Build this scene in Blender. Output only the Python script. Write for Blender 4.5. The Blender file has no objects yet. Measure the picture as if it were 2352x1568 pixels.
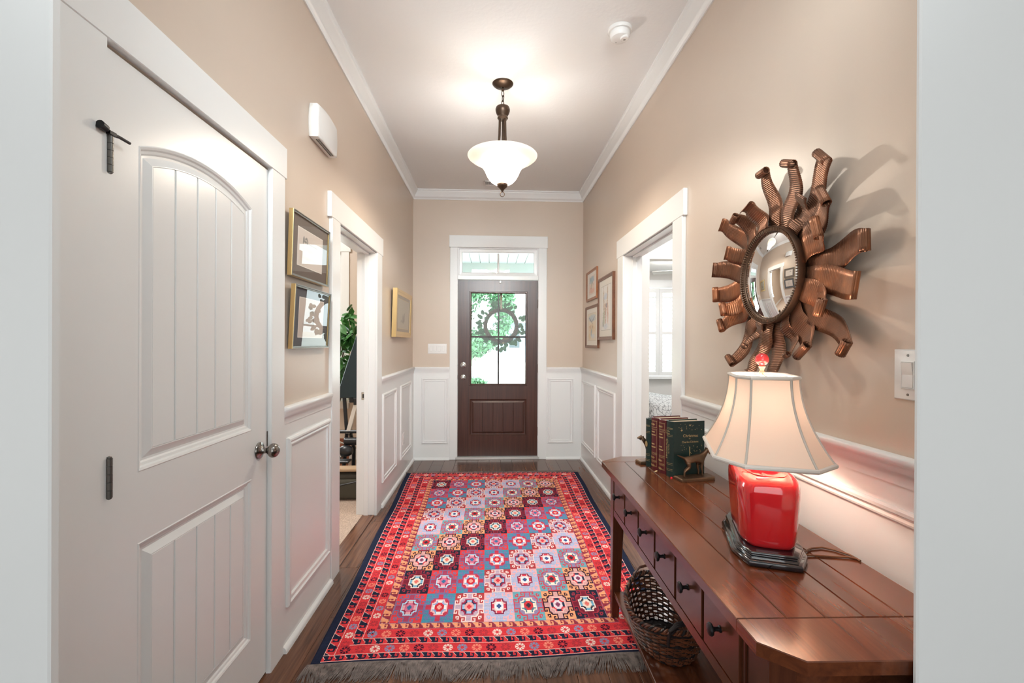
import bpy, bmesh, math, random
import numpy as np
from mathutils import Matrix, Vector
random.seed(7)
R = math.radians
pi = math.pi
sc = bpy.context.scene
COL = sc.collection

# ------------------------------------------------------------------ camera
fpx, yaw, pitch, roll, cyo, CH = 1039.04, .0431, -.0016, .0044, 4.03, 1.3491
cd = bpy.data.cameras.new('camera'); cam = bpy.data.objects.new('camera', cd); COL.objects.link(cam)
cd.sensor_width = 36; cd.lens = fpx / 2352 * 36; cd.shift_y = cyo / 2352; cd.clip_start = .02; cd.clip_end = 200
_r = Vector((math.cos(yaw), -math.sin(yaw), 0)); _f0 = Vector((math.sin(yaw), math.cos(yaw), 0)); _u0 = Vector((0, 0, 1))
_f = _f0 * math.cos(pitch) + _u0 * math.sin(pitch); _u = -_f0 * math.sin(pitch) + _u0 * math.cos(pitch)
_cr = _r * math.cos(roll) + _u * math.sin(roll); _cu = -_r * math.sin(roll) + _u * math.cos(roll)
cam.matrix_world = Matrix((( _cr.x, _cu.x, -_f.x, 0), (_cr.y, _cu.y, -_f.y, 0), (_cr.z, _cu.z, -_f.z, CH), (0, 0, 0, 1)))
sc.camera = cam

# ------------------------------------------------------------------ world, sun, office window daylight, added fill lights out of view
w = bpy.data.worlds.new('daylight'); sc.world = w; w.use_nodes = True
bg = w.node_tree.nodes['Background']; bg.inputs[0].default_value = (.86, .93, 1, 1); bg.inputs[1].default_value = 3.0
sc.view_settings.view_transform = 'Standard'; sc.view_settings.look = 'None'
sc.view_settings.exposure = 1.08; sc.view_settings.gamma = 1; sc.view_settings.use_curve_mapping = False
cy = sc.cycles
cy.use_denoising = True; cy.max_bounces = 7; cy.diffuse_bounces = 4; cy.glossy_bounces = 4; cy.transmission_bounces = 5
cy.transparent_max_bounces = 8; cy.sample_clamp_indirect = 6; cy.caustics_reflective = False; cy.caustics_refractive = False

def light(name, kind, loc, energy, color=(1, 1, 1), rot=(0, 0, 0), **kw):
    d = bpy.data.lights.new(name, kind); d.energy = energy; d.color = color
    for k, v in kw.items(): setattr(d, k, v)
    o = bpy.data.objects.new(name, d); COL.objects.link(o); o.location = loc; o.rotation_euler = rot
    return o
light('sun', 'SUN', (0, 0, 12), 3.5, (1, .96, .88), (R(38), R(8), 0), angle=R(1))
def area(name, loc, rot, sx, sy, e, color=(1, 1, 1), portal=False):
    o = light(name, 'AREA', loc, e, color, rot, shape='RECTANGLE', size=sx, size_y=sy)
    if portal: o.data.cycles.is_portal = True
    return o
area('rear_window_daylight', (-.2, -2.9, 1.4), (R(90), 0, 0), 4.6, 2.4, 43, (.95, .985, 1))  # added fill from behind the camera; the rear wall has no window
area('hall_fill_light', (.42, .96, 2.62), (R(50), 0, R(24)), 1.0, .3, 5.0, (.90, .97, 1))  # fill added for the near hall, placed just above the view
fl = area('far_end_fill_light', (-.05, -.4, 2.85), (R(76), 0, 0), .9, .5, 7, (.90, .97, 1)); fl.data.spread = R(60)  # added narrow-beam fill that brightens the far end of the hall
area('office_fill_light', (-2.3, 3.6, 3.0), (0, 0, 0), .5, .5, 26, (1, .97, .93))  # added fill for the left room, no fixture behind it
area('office_window_daylight', (-2.3, 5.15, 1.5), (R(-90), 0, 0), 1.1, 1.6, 12, (.95, .98, 1))
area('vestibule_fill_light', (2.0, 3.3, 2.95), (0, 0, 0), .5, .5, 20, (.97, .985, 1))  # unseen fill, added to spill through the right doorway
area('bedroom_fill_light', (2.7, 5.6, 2.4), (0, 0, 0), .9, .9, 20, (1, .98, .97))  # unseen fill added to keep the bedroom bright

# ------------------------------------------------------------------ materials
def nt(name):
    m = bpy.data.materials.new(name); m.use_nodes = True
    n = m.node_tree; b = n.nodes['Principled BSDF']
    return m, n, b
def mat(name, c, rough=.5, metal=0, spec=.5, bump=0, bscale=60, vary=0, vscale=8, coat=0, emit=None, es=0):
    m, n, b = nt(name)
    b.inputs['Base Color'].default_value = (*c, 1); b.inputs['Roughness'].default_value = rough
    b.inputs['Metallic'].default_value = metal; b.inputs['Specular IOR Level'].default_value = spec
    b.inputs['Coat Weight'].default_value = coat; b.inputs['Coat Roughness'].default_value = .08
    if emit: b.inputs['Emission Color'].default_value = (*emit, 1); b.inputs['Emission Strength'].default_value = es
    tc = n.nodes.new('ShaderNodeTexCoord')
    if bump:
        t = n.nodes.new('ShaderNodeTexNoise'); t.inputs['Scale'].default_value = bscale; t.inputs['Detail'].default_value = 4
        n.links.new(tc.outputs['Object'], t.inputs['Vector'])
        bp = n.nodes.new('ShaderNodeBump'); bp.inputs['Strength'].default_value = bump; bp.inputs['Distance'].default_value = .002
        n.links.new(t.outputs[0], bp.inputs['Height']); n.links.new(bp.outputs[0], b.inputs['Normal'])
    if vary:
        t = n.nodes.new('ShaderNodeTexNoise'); t.inputs['Scale'].default_value = vscale; t.inputs['Detail'].default_value = 5
        n.links.new(tc.outputs['Object'], t.inputs['Vector'])
        rp = n.nodes.new('ShaderNodeValToRGB')
        rp.color_ramp.elements[0].position = .3; rp.color_ramp.elements[1].position = .7
        rp.color_ramp.elements[0].color = (*[x * (1 - vary) for x in c], 1); rp.color_ramp.elements[1].color = (*[min(1, x * (1 + vary)) for x in c], 1)
        n.links.new(t.outputs[0], rp.inputs[0]); n.links.new(rp.outputs[0], b.inputs['Base Color'])
    return m
def wood(name, c1, c2, stretch=(30, 1.2, 30), rough=.3, coat=0, rand=0, bump=.15, patch=0, cp=None):
    m, n, b = nt(name)
    tc = n.nodes.new('ShaderNodeTexCoord'); mp = n.nodes.new('ShaderNodeMapping'); mp.inputs['Scale'].default_value = stretch
    n.links.new(tc.outputs['Object'], mp.inputs[0])
    t = n.nodes.new('ShaderNodeTexNoise'); t.inputs['Scale'].default_value = 2.2; t.inputs['Detail'].default_value = 7; t.inputs['Roughness'].default_value = .62
    t.inputs['Distortion'].default_value = .6
    if rand:
        oi = n.nodes.new('ShaderNodeObjectInfo'); va = n.nodes.new('ShaderNodeVectorMath'); va.operation = 'ADD'
        cb = n.nodes.new('ShaderNodeCombineXYZ'); mu = n.nodes.new('ShaderNodeMath'); mu.operation = 'MULTIPLY'; mu.inputs[1].default_value = 90
        n.links.new(oi.outputs['Random'], mu.inputs[0]); n.links.new(mu.outputs[0], cb.inputs[0]); n.links.new(mu.outputs[0], cb.inputs[1])
        n.links.new(mp.outputs[0], va.inputs[0]); n.links.new(cb.outputs[0], va.inputs[1]); n.links.new(va.outputs[0], t.inputs['Vector'])
    else: n.links.new(mp.outputs[0], t.inputs['Vector'])
    rp = n.nodes.new('ShaderNodeValToRGB'); rp.color_ramp.elements[0].position = .32; rp.color_ramp.elements[1].position = .7
    rp.color_ramp.elements[0].color = (*c1, 1); rp.color_ramp.elements[1].color = (*c2, 1)
    n.links.new(t.outputs[0], rp.inputs[0]); out = rp.outputs[0]
    if rand:
        hs = n.nodes.new('ShaderNodeHueSaturation'); mr = n.nodes.new('ShaderNodeMapRange')
        mr.inputs[3].default_value = 1 - rand; mr.inputs[4].default_value = 1 + rand
        n.links.new(oi.outputs['Random'], mr.inputs[0]); n.links.new(mr.outputs[0], hs.inputs['Value']); n.links.new(out, hs.inputs['Color']); out = hs.outputs[0]
    n.links.new(out, b.inputs['Base Color']); b.inputs['Roughness'].default_value = rough; b.inputs['Coat Weight'].default_value = coat; b.inputs['Coat Roughness'].default_value = .12
    if bump:
        bp = n.nodes.new('ShaderNodeBump'); bp.inputs['Strength'].default_value = bump; bp.inputs['Distance'].default_value = .001
        n.links.new(t.outputs[0], bp.inputs['Height']); n.links.new(bp.outputs[0], b.inputs['Normal'])
    return m
def glass(name, tint=(.95, 1, .98), ior=1.5, rough=0):
    m = bpy.data.materials.new(name); m.use_nodes = True; n = m.node_tree
    for x in list(n.nodes): n.nodes.remove(x)
    o = n.nodes.new('ShaderNodeOutputMaterial'); mx = n.nodes.new('ShaderNodeMixShader')
    tr = n.nodes.new('ShaderNodeBsdfTransparent'); g = n.nodes.new('ShaderNodeBsdfGlossy')
    ge = n.nodes.new('ShaderNodeNewGeometry'); vd = n.nodes.new('ShaderNodeVectorMath'); vd.operation = 'DOT_PRODUCT'
    n.links.new(ge.outputs['Incoming'], vd.inputs[0]); n.links.new(ge.outputs['Normal'], vd.inputs[1])
    def mth(op, a, b=None, v=None):
        q = n.nodes.new('ShaderNodeMath'); q.operation = op
        for k_, z in enumerate((a, b)):
            if z is None: continue
            if isinstance(z, (int, float)): q.inputs[k_].default_value = z
            else: n.links.new(z, q.inputs[k_])
        return q.outputs[0]
    x_ = mth('POWER', mth('SUBTRACT', 1.0, mth('ABSOLUTE', vd.outputs['Value'])), 5.0)
    f0 = ((ior - 1) / (ior + 1)) ** 2; fr = mth('ADD', mth('MULTIPLY', x_, 1 - f0), f0)
    class _o: outputs = [fr]
    f = _o; tr.inputs[0].default_value = (*tint, 1); g.inputs['Roughness'].default_value = rough
    n.links.new(f.outputs[0], mx.inputs[0]); n.links.new(tr.outputs[0], mx.inputs[1]); n.links.new(g.outputs[0], mx.inputs[2]); n.links.new(mx.outputs[0], o.inputs[0])
    return m
def translucent(name, c, t=.5, clear=0, es=0, ec=(1, .95, .88)):
    m = bpy.data.materials.new(name); m.use_nodes = True; n = m.node_tree
    for x in list(n.nodes): n.nodes.remove(x)
    o = n.nodes.new('ShaderNodeOutputMaterial'); mx = n.nodes.new('ShaderNodeMixShader'); mx.inputs[0].default_value = t
    d = n.nodes.new('ShaderNodeBsdfDiffuse'); tl = n.nodes.new('ShaderNodeBsdfTranslucent')
    d.inputs[0].default_value = (*c, 1); tl.inputs[0].default_value = (*c, 1)
    n.links.new(d.outputs[0], mx.inputs[1]); n.links.new(tl.outputs[0], mx.inputs[2]); out = mx.outputs[0]
    if clear:
        tr = n.nodes.new('ShaderNodeBsdfTransparent'); tr.inputs[0].default_value = (*c, 1)
        m2 = n.nodes.new('ShaderNodeMixShader'); m2.inputs[0].default_value = clear
        n.links.new(out, m2.inputs[1]); n.links.new(tr.outputs[0], m2.inputs[2]); out = m2.outputs[0]
    if es:
        e = n.nodes.new('ShaderNodeEmission'); e.inputs[0].default_value = (*ec, 1); e.inputs[1].default_value = es
        ad = n.nodes.new('ShaderNodeAddShader'); n.links.new(out, ad.inputs[0]); n.links.new(e.outputs[0], ad.inputs[1]); out = ad.outputs[0]
    n.links.new(out, o.inputs[0])
    return m
def vcol(name, rough=.8, bump=0, spec=.3):
    m, n, b = nt(name)
    a = n.nodes.new('ShaderNodeVertexColor'); a.layer_name = 'Col'; n.links.new(a.outputs[0], b.inputs['Base Color'])
    b.inputs['Roughness'].default_value = rough; b.inputs['Specular IOR Level'].default_value = spec
    if bump:
        tc = n.nodes.new('ShaderNodeTexCoord'); t = n.nodes.new('ShaderNodeTexNoise'); t.inputs['Scale'].default_value = 350
        mp = n.nodes.new('ShaderNodeMapping'); mp.inputs['Scale'].default_value = (.35, 1, 1)
        n.links.new(tc.outputs['Object'], mp.inputs[0]); n.links.new(mp.outputs[0], t.inputs['Vector'])
        bp = n.nodes.new('ShaderNodeBump'); bp.inputs['Strength'].default_value = bump; bp.inputs['Distance'].default_value = .002
        n.links.new(t.outputs[0], bp.inputs['Height']); n.links.new(bp.outputs[0], b.inputs['Normal'])
    return m

WHITE = mat('white_trim_paint', (.81, .815, .805), .28, bump=.03, bscale=90)
PLASTIC = mat('white_plastic', (.82, .81, .79), .25)
TAN = mat('tan_wall_paint', (.61, .505, .415), .36, bump=.06, bscale=160, vary=.015, vscale=2)
CREAM = mat('cream_wall_paint', (.78, .76, .73), .5, bump=.05, bscale=160)
CEIL = mat('ceiling_paint', (.85, .855, .85), .75, bump=.5, bscale=45)
FLOORW = wood('dark_hardwood', (.060, .024, .013), (.18, .078, .041), (22, 1.0, 22), .24, rand=.28, bump=.2)
SUB = mat('dark_gap', (.015, .009, .007), .8)
DOORW = wood('front_door_wood', (.045, .018, .012), (.085, .034, .023), (26, 26, .8), .3, bump=.25)
TABLEW = wood('cherry_table_wood', (.085, .023, .010), (.175, .050, .018), (14, .7, 14), .2, coat=.35, bump=.08)
TABLED = wood('cherry_apron_wood', (.06, .016, .008), (.115, .034, .014), (14, 14, 1.0), .26, coat=.2, bump=.08)
BRONZE = mat('oil_rubbed_bronze', (.085, .055, .038), .36, metal=.85, bump=.05)
BLACKM = mat('black_metal', (.02, .02, .022), .35, metal=.6)
NICKEL = mat('antique_nickel', (.27, .25, .23), .2, metal=1)
CHROME = mat('satin_chrome', (.6, .6, .58), .22, metal=1)
HINGE = mat('grey_hinge', (.17, .165, .155), .35, metal=.8)
GLASS = glass('clear_glass')
PICGLASS = glass('picture_glass', (1, 1, 1), 1.5)
MIRROR = mat('mirror_glass', (.92, .93, .92), .01, metal=1)
GOLDF = mat('gold_frame', (.62, .44, .20), .3, metal=.7, bump=.05)
GREYF = mat('pewter_frame_face', (.22, .215, .19), .3, metal=.5)
WALNUT = wood('walnut_frame', (.10, .035, .015), (.2, .075, .032), (8, 40, 8), .35)
CHERRYF = wood('orange_frame', (.22, .075, .022), (.34, .12, .04), (8, 40, 8), .35)
REDC = mat('red_ceramic_glaze', (.62, .012, .018), .08, spec=.7, coat=.6)
LACQ = mat('black_lacquer', (.008, .010, .014), .08, spec=.8, coat=.5)
SHADE = translucent('cream_shade_fabric', (.84, .655, .52), .05)
PIPING = mat('shade_piping', (.55, .5, .44), .8)
BOWL = translucent('alabaster_glass', (.97, .91, .84), .6, clear=.34, es=.05)
BULB = translucent('lamp_bulb_glass', (1, .96, .9), .5, clear=.8, es=3, ec=(1, .93, .84))
CARPET = mat('beige_carpet', (.5, .38, .3), .95, bump=1, bscale=220, vary=.35, vscale=160)
LEAF = mat('green_leaf', (.045, .17, .035), .45, vary=.35, vscale=6)
OUTLEAF = mat('outdoor_leaf', (.08, .22, .10), .6, vary=.5, vscale=2)
WREATHL = mat('wreath_leaf', (.07, .17, .07), .5, vary=.3, vscale=9)
WICKER = mat('wreath_vine', (.10, .055, .035), .8, bump=.8, bscale=80)
BARK = mat('bark', (.09, .06, .04), .9)
TEALD = mat('dark_teal_vinyl', (.012, .03, .038), .35)
BLACKP = mat('black_plastic', (.012, .014, .018), .35)
SILVER = mat('brushed_silver', (.78, .76, .71), .35, metal=.2)
OLIVE = mat('olive_canvas', (.075, .07, .052), .85, bump=.4, bscale=120)
TANC = mat('tan_cushion', (.52, .37, .24), .85)
VC = vcol('painted_paper', .7)
RUGM = vcol('woven_rug_wool', .95, bump=.6, spec=.1)

# ------------------------------------------------------------------ geometry helpers
MW = {}
def tag(o, label=None, cat=None, group=None, kind=None):
    if label: o['label'] = label
    if cat: o['category'] = cat
    if group: o['group'] = group
    if kind: o['kind'] = kind
    return o
def thing(name, loc, rz=0, label=None, cat=None, group=None, kind=None, parent=None):
    o = bpy.data.objects.new(name, None); COL.objects.link(o); o.location = loc; o.rotation_euler = (0, 0, rz)
    o.empty_display_size = .1
    MW[o.name] = Matrix.Translation(Vector(loc)) @ Matrix.Rotation(rz, 4, 'Z')
    return tag(o, label, cat, group, kind)
class G:
    def __init__(s): s.v = []; s.f = []
    def add(s, v, f):
        k = len(s.v); s.v += [tuple(p) for p in v]; s.f += [tuple(i + k for i in q) for q in f]; return s
    def merge(s, g, M=None):
        v = [tuple(M @ Vector(p)) for p in g.v] if M else g.v
        return s.add(v, g.f)
    def box(s, x0, x1, y0, y1, z0, z1):
        x0, x1 = min(x0, x1), max(x0, x1); y0, y1 = min(y0, y1), max(y0, y1); z0, z1 = min(z0, z1), max(z0, z1)
        return s.add([(x0, y0, z0), (x1, y0, z0), (x1, y1, z0), (x0, y1, z0), (x0, y0, z1), (x1, y0, z1), (x1, y1, z1), (x0, y1, z1)],
                     [(0, 3, 2, 1), (4, 5, 6, 7), (0, 1, 5, 4), (1, 2, 6, 5), (2, 3, 7, 6), (3, 0, 4, 7)])
    def lathe(s, prof, n=32, c=(0, 0, 0), sx=1, sy=1, axis='Z'):
        V = []; F = []
        for r, z in prof:
            for k in range(n):
                a = 2 * pi * k / n; p = (r * math.cos(a) * sx, r * math.sin(a) * sy, z)
                if axis == 'X': p = (p[2], p[0], p[1])
                if axis == 'Y': p = (p[0], p[2], p[1])
                V.append((p[0] + c[0], p[1] + c[1], p[2] + c[2]))
        for i in range(len(prof) - 1):
            for k in range(n):
                F.append((i * n + k, i * n + (k + 1) % n, (i + 1) * n + (k + 1) % n, (i + 1) * n + k))
        if prof[0][0] > 1e-5: F.append(tuple(range(n - 1, -1, -1)))
        if prof[-1][0] > 1e-5: F.append(tuple((len(prof) - 1) * n + k for k in range(n)))
        return s.add(V, F)
    def openlathe(s, prof, n=48, c=(0, 0, 0)):
        V = []; F = []
        for r, z in prof:
            for k in range(n):
                a = 2 * pi * k / n; V.append((r * math.cos(a) + c[0], r * math.sin(a) + c[1], z + c[2]))
        for i in range(len(prof) - 1):
            for k in range(n): F.append((i * n + k, i * n + (k + 1) % n, (i + 1) * n + (k + 1) % n, (i + 1) * n + k))
        return s.add(V, F)
    def tube(s, path, r, n=8, closed=False, cap=True):
        path = [Vector(p) for p in path]; m = len(path)
        rs = r if isinstance(r, (list, tuple)) else [r] * m
        V = []; F = []; ref = None
        for i, p in enumerate(path):
            a = path[(i - 1) % m] if (closed or i) else p; b = path[(i + 1) % m] if (closed or i < m - 1) else p
            t = (b - a).normalized() if (b - a).length > 1e-9 else Vector((0, 0, 1))
            if ref is None: ref = t.orthogonal().normalized()
            ref = (ref - t * ref.dot(t)).normalized(); q = t.cross(ref)
            for k in range(n):
                an = 2 * pi * k / n; V.append(p + (ref * math.cos(an) + q * math.sin(an)) * rs[i])
        for i in range(m if closed else m - 1):
            j = (i + 1) % m
            for k in range(n): F.append((i * n + k, i * n + (k + 1) % n, j * n + (k + 1) % n, j * n + k))
        if cap and not closed: F.append(tuple(range(n - 1, -1, -1))); F.append(tuple((m - 1) * n + k for k in range(n)))
        return s.add(V, F)
    def rings(s, plane, outlines, hs, fill=True, back=False):
        n = len(outlines[0]); V = []; F = []
        for ol, h in zip(outlines, hs):
            V += [plane(a, b, h) for a, b in ol]
        for i in range(len(outlines) - 1):
            for k in range(n): F.append((i * n + k, i * n + (k + 1) % n, (i + 1) * n + (k + 1) % n, (i + 1) * n + k))
        if fill: F.append(tuple((len(outlines) - 1) * n + k for k in range(n)))
        if back: F.append(tuple(range(n - 1, -1, -1)))
        return s.add(V, F)
    def prism(s, poly, z0, z1, ch=0):
        """poly (x, y) extruded from z0 to z1, top edge chamfered by ch (poly counter-clockwise, convex)"""
        n = len(poly)
        if ch:
            ins = inset(poly, ch); layers = [(poly, z0), (poly, z1 - ch), (ins, z1)]
        else: layers = [(poly, z0), (poly, z1)]
        V = [(x, y, z) for P, z in layers for x, y in P]; F = [tuple(range(n - 1, -1, -1)), tuple((len(layers) - 1) * n + k for k in range(n))]
        for i in range(len(layers) - 1):
            for k in range(n): F.append((i * n + k, i * n + (k + 1) % n, (i + 1) * n + (k + 1) % n, (i + 1) * n + k))
        return s.add(V, F)
    def sweep(s, prof, plane, a0, a1):
        """profile of (h, z) run straight along the wall from a0 to a1"""
        n = len(prof); V = [plane(a0, z, h) for h, z in prof] + [plane(a1, z, h) for h, z in prof]
        F = [(k, (k + 1) % n, n + (k + 1) % n, n + k) for k in range(n)] + [tuple(range(n)), tuple(range(2 * n - 1, n - 1, -1))]
        return s.add(V, F)
def inset(poly, d):
    n = len(poly); out = []
    for i in range(n):
        p0, p1, p2 = Vector(poly[i - 1]), Vector(poly[i]), Vector(poly[(i + 1) % n])
        e1 = (p1 - p0).normalized(); e2 = (p2 - p1).normalized()
        n1 = Vector((-e1.y, e1.x)); n2 = Vector((-e2.y, e2.x)); b = (n1 + n2)
        b = b / max(b.dot(n1), 1e-4); out.append(tuple(p1 + b * d))
    return out
def mesh_of(name, g, smooth=35, bevel=0, seg=1):
    me = bpy.data.meshes.new(name); bm = bmesh.new()
    vs = [bm.verts.new(p) for p in g.v]
    for f in g.f:
        try: bm.faces.new([vs[i] for i in f])
        except ValueError: pass
    bmesh.ops.recalc_face_normals(bm, faces=bm.faces)
    if bevel: bmesh.ops.bevel(bm, geom=[e for e in bm.edges if e.calc_face_angle(0) > .6], offset=bevel, segments=seg, affect='EDGES', profile=.5)
    bm.to_mesh(me); bm.free()
    if smooth: me.shade_smooth(); me.set_sharp_from_angle(angle=R(smooth))
    return me
def obj(name, g, m, parent=None, label=None, cat=None, group=None, kind=None, smooth=35, bevel=0, seg=1, local=False, loc=None, PM=None):
    """g in world coordinates unless local; parent's own frame is divided out"""
    if parent is not None and not local:
        Mi = (PM or MW.get(parent.name, Matrix())).inverted(); g2 = G(); g2.merge(g, Mi); g = g2
    me = mesh_of(name, g, smooth, bevel, seg) if isinstance(g, G) else g
    if m: me.materials.append(m)
    o = bpy.data.objects.new(name, me); COL.objects.link(o)
    if parent is not None:
        o.parent = parent; MW[o.name] = MW.get(parent.name, Matrix())
    elif loc is not None: o.location = loc
    return tag(o, label, cat, group, kind)
def copy_of(o, loc=None, parent=None, scale=None, rot=None):
    c = o.copy(); COL.objects.link(c)
    if parent is not None: c.parent = parent
    if loc is not None: c.location = loc
    if scale is not None: c.scale = scale
    if rot is not None: c.rotation_euler = rot
    return c
def rect(a0, a1, b0, b1, i=0): return [(a0 + i, b0 + i), (a1 - i, b0 + i), (a1 - i, b1 - i), (a0 + i, b1 - i)]
def painted(name, plane, a0, a1, b0, b1, h, rgb, parent=None, m=None, rough=None):
    """a flat printed sheet: rgb array (rows top to bottom) carried as colour attribute on a grid mesh"""
    ny, nx = rgb.shape[:2]
    me = bpy.data.meshes.new(name)
    A = np.linspace(a0, a1, nx + 1); B = np.linspace(b1, b0, ny + 1)
    V = [plane(a, b, h) for b in B for a in A]
    if parent is not None:
        Mi = MW.get(parent.name, Matrix()).inverted(); V = [tuple(Mi @ Vector(p)) for p in V]
    idx = np.arange((nx + 1) * (ny + 1)).reshape(ny + 1, nx + 1)
    F = np.stack([idx[:-1, :-1], idx[:-1, 1:], idx[1:, 1:], idx[1:, :-1]], -1).reshape(-1, 4)
    me.from_pydata(V, [], F.tolist())
    ca = me.color_attributes.new('Col', 'FLOAT_COLOR', 'CORNER')
    c = np.concatenate([rgb.reshape(-1, 3), np.ones((nx * ny, 1))], 1).astype(np.float32)
    ca.data.foreach_set('color', np.repeat(c, 4, 0).ravel())
    me.materials.append(m or VC)
    o = bpy.data.objects.new(name, me); COL.objects.link(o)
    if parent is not None: o.parent = parent; MW[o.name] = MW.get(parent.name, Matrix())
    return o
def lin(c):
    c = np.asarray(c, float) / 255
    return np.where(c <= .04045, c / 12.92, ((c + .055) / 1.055) ** 2.4)

XL, XR, E, ZC = -.915, 1.05, 5.233, 3.09
PL = lambda a, b, h: (XL + h, a, b)
PR = lambda a, b, h: (XR - h, a, b)
PE = lambda a, b, h: (a, E - h, b)

# ================================================================== STRUCTURE
T = .115   # wall thickness
def wall(name, boxes, m=TAN):
    g = G()
    for b in boxes: g.box(*b)
    return obj(name, g, m, kind='structure', smooth=0)
floor = obj('floor', G().box(-1.03, 1.17, .83, 5.36, -.05, -.012).box(-3.2, 3.2, -3.2, .83, -.05, 0), SUB, kind='structure', smooth=0)
# hardwood planks, cut to length, one object each
pw = .127; pm = {}
x = -.92
while x < 1.06:
    y = .83 - random.random() * .9
    while y < E:
        L = random.choice([.7, .9, 1.1, 1.3, 1.5]); y0 = max(y, .83); y1 = min(y + L, E + .02)
        if y1 - y0 > .06:
            key = round(y1 - y0, 2)
            if key not in pm:
                me = mesh_of('plank', G().prism([(.0006, .0006), (pw - .0006, .0006), (pw - .0006, y1 - y0 - .0006), (.0006, y1 - y0 - .0006)], -.012, 0, .0015), 0)
                me.materials.append(FLOORW); pm[key] = me
            p = bpy.data.objects.new('plank', pm[key]); COL.objects.link(p); p.parent = floor; p.location = (x, y0, 0)
        y += L
    x += pw
obj('trim_1', G().box(XL - T - .01, XL + .005, 2.706, 3.555, 0, .008), FLOORW, kind='structure')           # threshold strip to the carpet
wall('ceiling', [(-1.03, 1.17, .8, 5.36, ZC, ZC + .08), (-3.2, 3.2, -3.2, .8, ZC, ZC + .08), (-4.6, -1.03, 1.9, 5.36, ZC, ZC + .08), (1.17, 4.6, 1.9, 4.5, ZC, ZC + .08)], CEIL)
wall('wall_left', [(XL - T, XL, .80, 1.085, 0, ZC), (XL - T, XL, 1.085, 1.885, 2.05, ZC), (XL - T, XL, 1.885, 2.70, 0, ZC), (XL - T, XL, 2.70, 3.56, 2.045, ZC), (XL - T, XL, 3.56, E, 0, ZC)])
wall('wall_right', [(XR, XR + T, .797, 2.56, 0, ZC), (XR, XR + T, 2.56, 3.555, 2.045, ZC), (XR, XR + T, 3.555, E, 0, ZC)])
wall('wall_end', [(XL - T, -.41, E, E + .13, 0, ZC), (.535, XR + T, E, E + .13, 0, ZC), (-.41, .535, E, E + .13, 2.44, ZC)])
# the wall the camera looks through, with its cased opening
wall('wall_near', [(-3.2, -.735, .783, .800, 0, ZC), (.775, 3.2, .775, .797, 0, ZC)], WHITE)
t = thing('trim_2', (0, .765, 0), kind='structure')
obj('casing_leg', G().box(-2.4, -.7165, .765, .7835, 0, ZC), WHITE, t, bevel=.003)
obj('casing_leg', G().box(.7505, 2.4, .765, .7755, 0, ZC), WHITE, t, bevel=.003)
# the room the camera stands in
wall('wall_rear', [(-3.2, 3.2, -3.3, -3.2, 0, ZC), (-3.3, -3.2, -3.2, .8, 0, ZC), (3.2, 3.3, -3.2, .8, 0, ZC)], CREAM)
# left room
wall('wall_office', [(-4.7, -4.6, 1.9, 5.36, 0, ZC), (-4.6, XL - T, 1.8, 1.9, 0, ZC), (-4.6, -2.9, E, E + .13, 0, ZC), (-1.72, XL - T, E, E + .13, 0, ZC), (-2.9, -1.72, E, E + .13, 0, .68), (-2.9, -1.72, E, E + .13, 2.37, ZC)], TAN)
obj('floor_carpet', G().box(-4.6, XL - T + .03, 1.9, E, -.04, .01), CARPET, kind='structure', smooth=0)
# right rooms
wall('wall_bedroom', [(XR + T, 1.545, 4.4, 4.52, 0, ZC), (1.545, 2.6, 4.4, 4.52, 2.18, ZC), (2.6, 4.6, 4.4, 4.52, 0, ZC), (4.6, 4.7, 1.9, 7.0, 0, ZC), (XR + T, 4.6, 1.8, 1.9, 0, ZC),
                      (XR + T, XR + T + .1, 5.36, 7.0, 0, 2.6), (XR + T, 2.0, 6.87, 6.99, 0, 2.6), (3.1, 4.6, 6.87, 6.99, 0, 2.6), (2.0, 3.1, 6.87, 6.99, 0, .84), (2.0, 3.1, 6.87, 6.99, 2.22, 2.6)], CREAM)
wall('ceiling_bedroom', [(XR + T, 4.6, 4.5, 7.0, 2.44, 2.6)], CEIL)
obj('floor_bedroom', G().box(XR + T - .02, 4.6, 1.9, 7.0, -.04, .004), CARPET, kind='structure', smooth=0)

# crown moulding, mitred at the far corners
CP = [(0, ZC - .105), (.008, ZC - .105), (.012, ZC - .09), (.02, ZC - .085), (.024, ZC - .07), (.045, ZC - .035), (.052, ZC - .028), (.053, ZC - .018), (.062, ZC - .012), (.062, ZC)]
g = G(); V = []
for (h, z) in CP: V += [(XL + h, .9, z), (XL + h, E - h, z), (XR - h, E - h, z), (XR - h, .9, z)]
F = []
for i in range(len(CP) - 1):
    for k in range(3): F.append((i * 4 + k, i * 4 + k + 1, i * 4 + 5 + k, i * 4 + 4 + k))
obj('trim_3', g.add(V, F), WHITE, kind='structure', smooth=50)

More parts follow.
